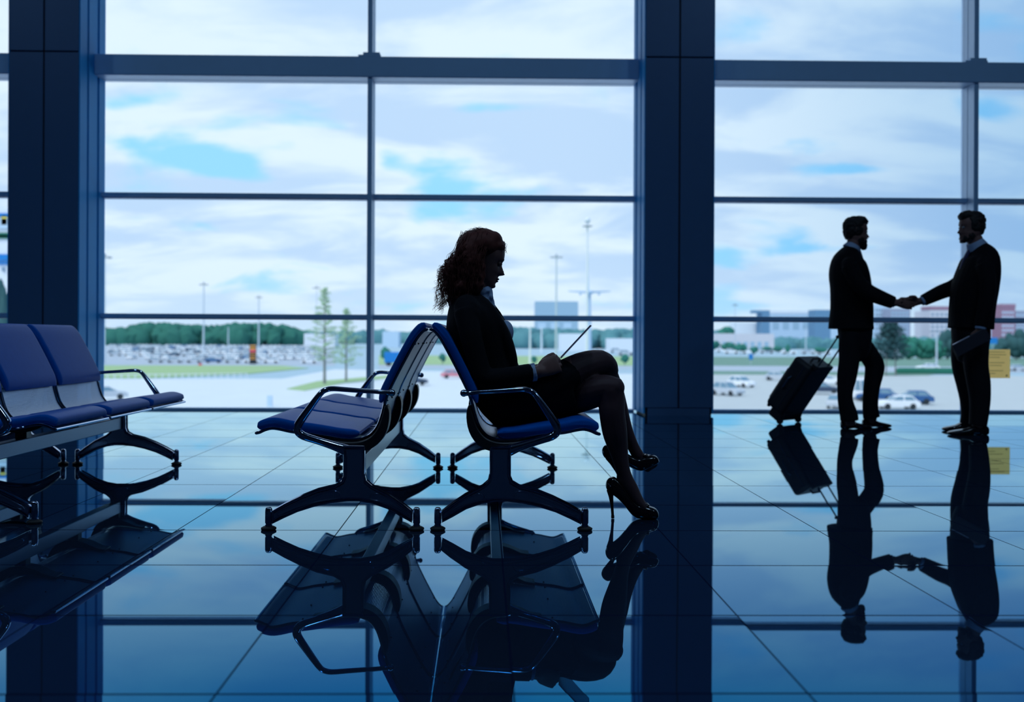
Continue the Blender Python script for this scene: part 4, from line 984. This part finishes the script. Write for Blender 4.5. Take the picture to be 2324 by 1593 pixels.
# every child of a garment sits where it was modelled
# tablet, a thing of its own, held in both hands
tb = at(*sc3(1215, 1250), 4.465); te = at(*sc3(1478, 966), 4.465); ln = (te-tb).length
t = thing('tablet_computer', 'thin tablet held up in the seated woman\'s hands', 'tablet', tb)
ax = math.atan2((te-tb).z, (te-tb).x)
b = bmesh.new(); box(b, (0, -.115, -.0035), (ln, .115, .0)); o1 = obj('back_shell', b, 'tablet_back', t, bevel=.003, smooth=False)
b = bmesh.new(); box(b, (.001, -.114, .0002), (ln-.001, .114, .0032)); o2 = obj('glass_front', b, 'tablet_glass', t, bevel=.001, smooth=False)
t.rotation_euler = (0, -ax, -.085)

# ---- the two men
def man(label, loc, face, HMm, neck, torso, arms, pelvis, legs, shoes, hands, cuffs, beard, hairseed, collar, tie_pts):
    R = thing('person', label, 'person', loc); inv = Matrix.Translation(-V(loc))
    def mput(name, me, mats): o = put(name, me, mats, R); o.matrix_parent_inverse = inv; return o
    b = bmesh.new(); head(b, HMm, True); limb(b, neck)
    limb(b, [(p[0], p[1], p[2], p[3]*.84, p[4]*.86) for p in torso[:-1]], dome=False); limb(b, [(p[0], p[1], p[2], p[3]*.8, p[4]*.8) for p in pelvis[:-1]], dome=False)
    for a in arms:
        limb(b, [(p[0], p[1], p[2], p[3]*.72) for p in a]); 
    for l_ in legs: limb(b, [(p[0], p[1], p[2], p[3]*.66) for p in l_])
    for h in hands: h(b)
    bo = mput('body', remesh(b, .0055, 4), 'skin'); eyes(bo, HMm)
    # jacket
    b = bmesh.new(); limb(b, torso, n=24, dome=False, e=.92)
    for a in arms: limb(b, [(p[0], p[1], p[2], p[3]*1.12) for p in a], dome=False)
    for a in arms: p = a[0]; limb(b, [(torso[1][0], torso[1][1]+8, torso[1][2], 15, .07), (p[0], p[1]-2, p[2], 17, .062)], dome=True)
    jk = mput('jacket', remesh(b, .007, 3), 'suit')
    b = bmesh.new(); limb(b, pelvis, n=20, dome=True)
    for l_ in legs: limb(b, [(l_[0][0]+.35*(pelvis[1][0]-l_[0][0]), pelvis[0][1]+18, l_[0][2], l_[0][3]*1.05, l_[0][4]*1.0)]+l_, dome=False)
    mput('trousers', remesh(b, .007, 2), 'suit_soft')
    for (hx, tx, sole, Yc, w) in shoes:
        b = bmesh.new(); d = 1 if tx > hx else -1; Lp = abs(tx-hx); s = Yc/F_
        base = at(hx, sole, Yc); q = lambda f: base.x+d*f*Lp*s
        ST = [(0,.012,.055,.018),(.03,.0,.070,.028),(.12,.0,.082,.034),(.28,.0,.085,.037),(.42,.004,.068,.037),(.55,.0,.052,.043),(.72,.0,.042,.048),(.87,.0,.034,.043),(.96,.004,.026,.030),(1.0,.010,.020,.012)]
        ringloft(b, [ell(V((q(f), Yc, (z0+z1)/2)), V((0, wd*w, 0)), V((0, 0, (z1-z0)/2)), 18, .7) for f, z0, z1, wd in catmull(ST, 3)])
        sh = mput('shoe', remesh(b, .005, 2), 'patent')
    # shirt collar, cuffs, tie
    b = bmesh.new(); limb(b, collar, dome=False, n=24); mput('shirt_collar', remesh(b, .004, 2), 'shirt')
    for cpts in cuffs: b = bmesh.new(); limb(b, cpts, dome=False, k=1); mput('shirt_cuff', remesh(b, .004, 1), 'shirt')
    b = bmesh.new(); limb(b, tie_pts, n=12); mput('tie', remesh(b, .004, 2), 'tie')
    # hair: cap over the skull
    b = bmesh.new(); q = lambda x, y, z: HMm @ V((x, y, z)); rot = HMm.to_3x3()
    for x, y, z, rx, ry_, rz_ in [(-.020,0,.052,.094,.083,.080),(.020,0,.088,.078,.068,.048),(.042,0,.100,.046,.056,.028),(-.045,0,.010,.064,.078,.075),(-.055,0,-.025,.045,.062,.045),(-.01,.066,.012,.045,.018,.05),(-.01,-.066,.012,.045,.018,.05)]:
        ball(b, q(x, y, z), (rx, ry_, rz_), sub=3, rot=rot)
    hr = remesh(b, .0055, 3)
    for v_ in hr.vertices: v_.co += v_.normal*(noise.noise(v_.co*50+V((hairseed, 0, 0)))*.007)
    mput('hair', hr, 'hair_dark')
    b = bmesh.new()
    for x, y, z, rx, ry_, rz_ in beard: ball(b, q(x, y, z), (rx, ry_, rz_), sub=3, rot=rot)
    br = remesh(b, .004, 3)
    for v_ in br.vertices: v_.co += v_.normal*(noise.noise(v_.co*90)*.004)
    mput('beard', br, 'hair_dark')
    return R
# left man, facing right
f1 = V((math.cos(.02), 0, -math.sin(.02))); H1 = mat_of(at(1966, 527, 8.95)-f1*.088, f1, Z_, 1.04)
hands1 = [lambda b: (limb(b, [(2015,684,8.655,9),(2034,687,8.65,8.5)]), hand(b, at(2037, 687, 8.622), V((1, .08, -.10)), Y_2, Z_, curl=(.22, .45, .5), s=1.18, th=.75, thc=.9)),
          lambda b: hand(b, at(1913, 742, 9.15), V((-.1, 0, -1)), V((.35, -1, 0)), V((1, 0, 0)), curl=(1.2, 1.2, .8), s=1.0)]
man('bearded man in a dark suit, left of the handshake, with a suitcase trailing behind him', (at(1940, 968, 8.95).x, 8.95, 0), 1, H1,
    [(1938,548,8.95,15,.060),(1935,562,8.95,16,.062),(1930,578,8.95,20,.08)],
    [(1934,564,8.95,16,.075),(1929,575,8.95,24,.13),(1925,592,8.95,35,.185),(1926,618,8.95,42,.205),(1930.5,650,8.95,44,.20),(1933,700,8.95,46.5,.185),(1931.5,728,8.95,48,.19),(1931,747,8.95,49,.20)],
    [[(1927,604,8.765,17),(1946,640,8.72,16.5),(1968,661,8.69,16.5),(1990,672,8.67,15.5),(2028,687,8.65,13)], [(1922,604,9.135,17),(1912,650,9.18,15),(1910,700,9.17,13.5),(1912,737,9.15,12)]],
    [(1940,735,8.95,38,.17),(1941,760,8.95,37,.165),(1942,790,8.95,33,.14)],
    [[(1928,780,8.87,24,.095),(1927,819,8.86,23,.085),(1922,854,8.86,22,.08),(1918,889,8.86,17,.075),(1919,912,8.86,17,.075),(1926,940,8.86,20,.075),(1928,955,8.86,20.5,.07)],
     [(1953,780,9.03,24,.095),(1970,803,9.03,22.5,.09),(1984,826,9.03,22,.085),(1984,845,9.03,21,.08),(1978,880,9.03,18,.075),(1975,920,9.03,17,.072),(1978,948,9.03,19,.07)]],
    [(1908, 1979, 970.3, 8.90, 1.0), (1957, 2024, 967, 9.05, 1.0)], hands1,
    [[(2024,686,8.652,11,.045),(2031,688,8.65,10.5,.042)]],
    [(.060,0,-.112,.034,.045,.034),(.052,.030,-.085,.032,.022,.035),(.052,-.030,-.085,.032,.022,.035),(.066,0,-.128,.026,.034,.022),(.088,0,-.053,.008,.024,.006),(.02,.052,-.06,.03,.014,.045),(.02,-.052,-.06,.03,.014,.045)], 1,
    [(1938,556,8.95,16,.065),(1931,567,8.95,21,.082)], [(1949,566,8.95,3.5,.022),(1957,590,8.95,3,.02),(1962,610,8.95,3,.02)])
# right man, facing left
f2 = V((-math.cos(.03), 0, -math.sin(.03))); H2 = mat_of(at(2180, 517, 8.45)-f2*.086, f2, Z_, 1.04)
hands2 = [lambda b: (limb(b, [(2105,679,8.64,8.5),(2090,683,8.645,8)]), hand(b, at(2085, 684, 8.662), V((-1, -.08, -.10)), -Y_2, Z_, curl=(.22, .45, .5), s=1.18, th=.75, thc=.9)),
          lambda b: (limb(b, [(2226,735,8.2,9),(2224,748,8.2,8.5)]), hand(b, at(2224, 747, 8.2), V((-.25, 0, -1)), V((.15, 1, 0)), V((-1, 0, 0)), curl=(.5, .9, .6), s=1.04, th=.3, thc=.6))]
man('short-bearded man in dark suit, right of the handshake, holding a tablet low', (at(2205, 984, 8.45).x, 8.45, 0), -1, H2,
    [(2212,540,8.45,16,.060),(2216,555,8.45,18,.064),(2222,572,8.45,21,.08)],
    [(2216,558,8.45,17,.08),(2221,568,8.45,26,.14),(2225,585,8.45,36,.19),(2221,615,8.45,43,.21),(2213,650,8.45,48,.205),(2207,690,8.45,48,.19),(2204,728,8.45,47,.19),(2203,746,8.45,46.5,.20)],
    [[(2216,602,8.62,18),(2190,632,8.63,17),(2163,652,8.635,16),(2135,663,8.635,15),(2095,682,8.64,12)], [(2234,602,8.27,18),(2241,650,8.22,17),(2236,700,8.20,15.5),(2226,742,8.20,13.5)]],
    [(2202,735,8.45,40,.17),(2203,762,8.45,41,.165),(2203,792,8.45,38,.15)],
    [[(2214,785,8.37,29,.10),(2215,830,8.37,27,.09),(2221,868,8.37,26,.085),(2224,905,8.37,23,.08),(2222,940,8.37,21,.075),(2219,966,8.37,19.5,.07)],
     [(2187,785,8.60,27,.10),(2186,830,8.62,25,.09),(2193,870,8.64,22,.085),(2199,905,8.66,20,.08),(2200,940,8.70,18,.075),(2196,962,8.74,17,.07)]],
    [(2243, 2149, 984, 8.37, 1.1), (2208, 2137, 974, 8.74, 1.1)], hands2,
    [[(2098,681,8.64,11,.044),(2091,684,8.642,10.5,.042)], [(2227,738,8.20,12.5,.048),(2225,747,8.20,12,.046)]],
    [(.052,.034,-.082,.030,.018,.030),(.052,-.034,-.082,.030,.018,.030),(.066,0,-.108,.024,.036,.014),(.088,0,-.054,.006,.024,.005),(.02,.055,-.06,.028,.012,.04),(.02,-.055,-.06,.028,.012,.04)], 5,
    [(2211,548,8.45,19,.068),(2219,563,8.45,24,.088)], [(2200,568,8.45,4,.022),(2191,585,8.45,4.5,.022),(2181,612,8.45,4,.02)])
# tablet in the right man's left hand
a, b2 = at(2165, 791, 8.16), at(2247, 770, 8.16)
t = thing('tablet_computer', 'dark tablet in a case held low at the right man\'s thigh', 'tablet', at(2206, 775, 8.165))
b = bmesh.new(); box(b, (-.155, -.006, -.055), (.145, .006, .05)); obj('case', b, 'folder', t, bevel=.004, smooth=False)
b = bmesh.new(); box(b, (-.150, -.0075, .046), (.0, .0075, .0505)); obj('screen_edge', b, 'tablet_back', t, smooth=False)
t.rotation_euler = (0, math.radians(-28), 0)

# suitcase, tilted on its wheels
W0, T0_, H0 = .394, .20, .538
base = at(1779.2, 926.6, 9.52)
SM = Matrix.Translation(base) @ Matrix.Rotation(-.825, 4, 'Z') @ Matrix.Rotation(.619, 4, 'Y')
t = thing('suitcase', 'black wheeled suitcase leaning on its wheels behind the left man, handle pulled out', 'suitcase', (0, 0, 0)); t.matrix_world = SM
b = bmesh.new(); box(b, (-T0_/2, -W0/2, 0), (T0_/2, W0/2, H0)); obj('shell', b, 'case_shell', t, bevel=.035, smooth=True, seg=4)
b = bmesh.new(); box(b, (-.03, -W0/2+.02, -.075), (T0_/2-.005, W0/2-.02, .02)); obj('wheel_housing', b, 'case_shell', t, bevel=.02, smooth=True, seg=3)
b = bmesh.new(); box(b, (-T0_/2-.018, -W0/2+.04, .05), (-T0_/2+.01, W0/2-.04, H0-.15)); obj('front_pocket', b, 'case_shell', t, bevel=.012, smooth=False)
b = bmesh.new(); tube(b, [(T0_*.18, y, z) for y, z in ((-W0/2-.001, .03), (-W0/2-.001, H0-.03))], .004, n=6); tube(b, [(T0_*.18, y, z) for y, z in ((W0/2+.001, .03), (W0/2+.001, H0-.03))], .004, n=6); obj('zip', b, 'case_metal', t)
b = bmesh.new(); tube(b, [(-.02, -W0/2-.002, .22), (-.02, -W0/2-.028, .24), (-.02, -W0/2-.028, .34), (-.02, -W0/2-.002, .36)], .008, n=8); obj('side_handle', b, 'case_metal', t)
b = bmesh.new(); tube(b, [(0, -.07, H0-.005), (0, -.06, H0+.03), (0, .06, H0+.03), (0, .07, H0-.005)], .009, n=8); obj('top_handle', b, 'case_shell', t)
b = bmesh.new(); box(b, (T0_/2-.045, -W0/2+.06, H0-.02), (T0_/2+.02, W0/2-.06, H0+.02)); obj('handle_housing', b, 'case_shell', t, bevel=.006, smooth=False)
hl = obj
b = bmesh.new()
for y in (-.085, .085): tube(b, [(T0_/2-.01, y, H0-.05), (T0_/2-.01, y, H0+.325)], .0075, n=8)
obj('telescopic_rods', b, 'case_metal', t)
b = bmesh.new(); tube(b, [(T0_/2-.01, -.10, H0+.335), (T0_/2-.01, .10, H0+.335)], .014, n=10, dome=True); obj('grip', b, 'case_shell', t)
Si = SM.inverted()
for y in (-W0/2+.04, W0/2-.04):
    b = bmesh.new(); wc = SM @ V((T0_/2-.02, y, -.02)); wc.z = .028
    ax_ = (SM.to_3x3() @ Y_2); l0 = Si @ (wc-ax_*.014); l1 = Si @ (wc+ax_*.014); tube(b, [l0, l1], .028, n=16); obj('wheel', b, 'rubber', t)
    b = bmesh.new(); tube(b, [V((T0_/2-.03, y, .02)), (l0+l1)/2], [.032, .020], n=10); obj('wheel_bracket', b, 'case_shell', t, smooth=True)
for y in (-W0/2+.04, W0/2-.04):
    b = bmesh.new(); tube(b, [(-T0_/2+.03, y, .01), (-T0_/2+.03, y, -.018)], [.02, .014], n=10); obj('rest_foot', b, 'rubber', t)
# sub-parts were modelled in place: undo their parents' offsets
bpy.context.view_layer.update()
for o in list(bpy.data.objects):
    if o.name.split('.')[0] in ('eye', 'eyebrow', 'lips', 'lapel', 'stiletto_heel', 'heel_tip', 'bow') and o.parent:
        o.matrix_parent_inverse = Matrix.Identity(4); o.matrix_parent_inverse = o.parent.matrix_world.inverted()
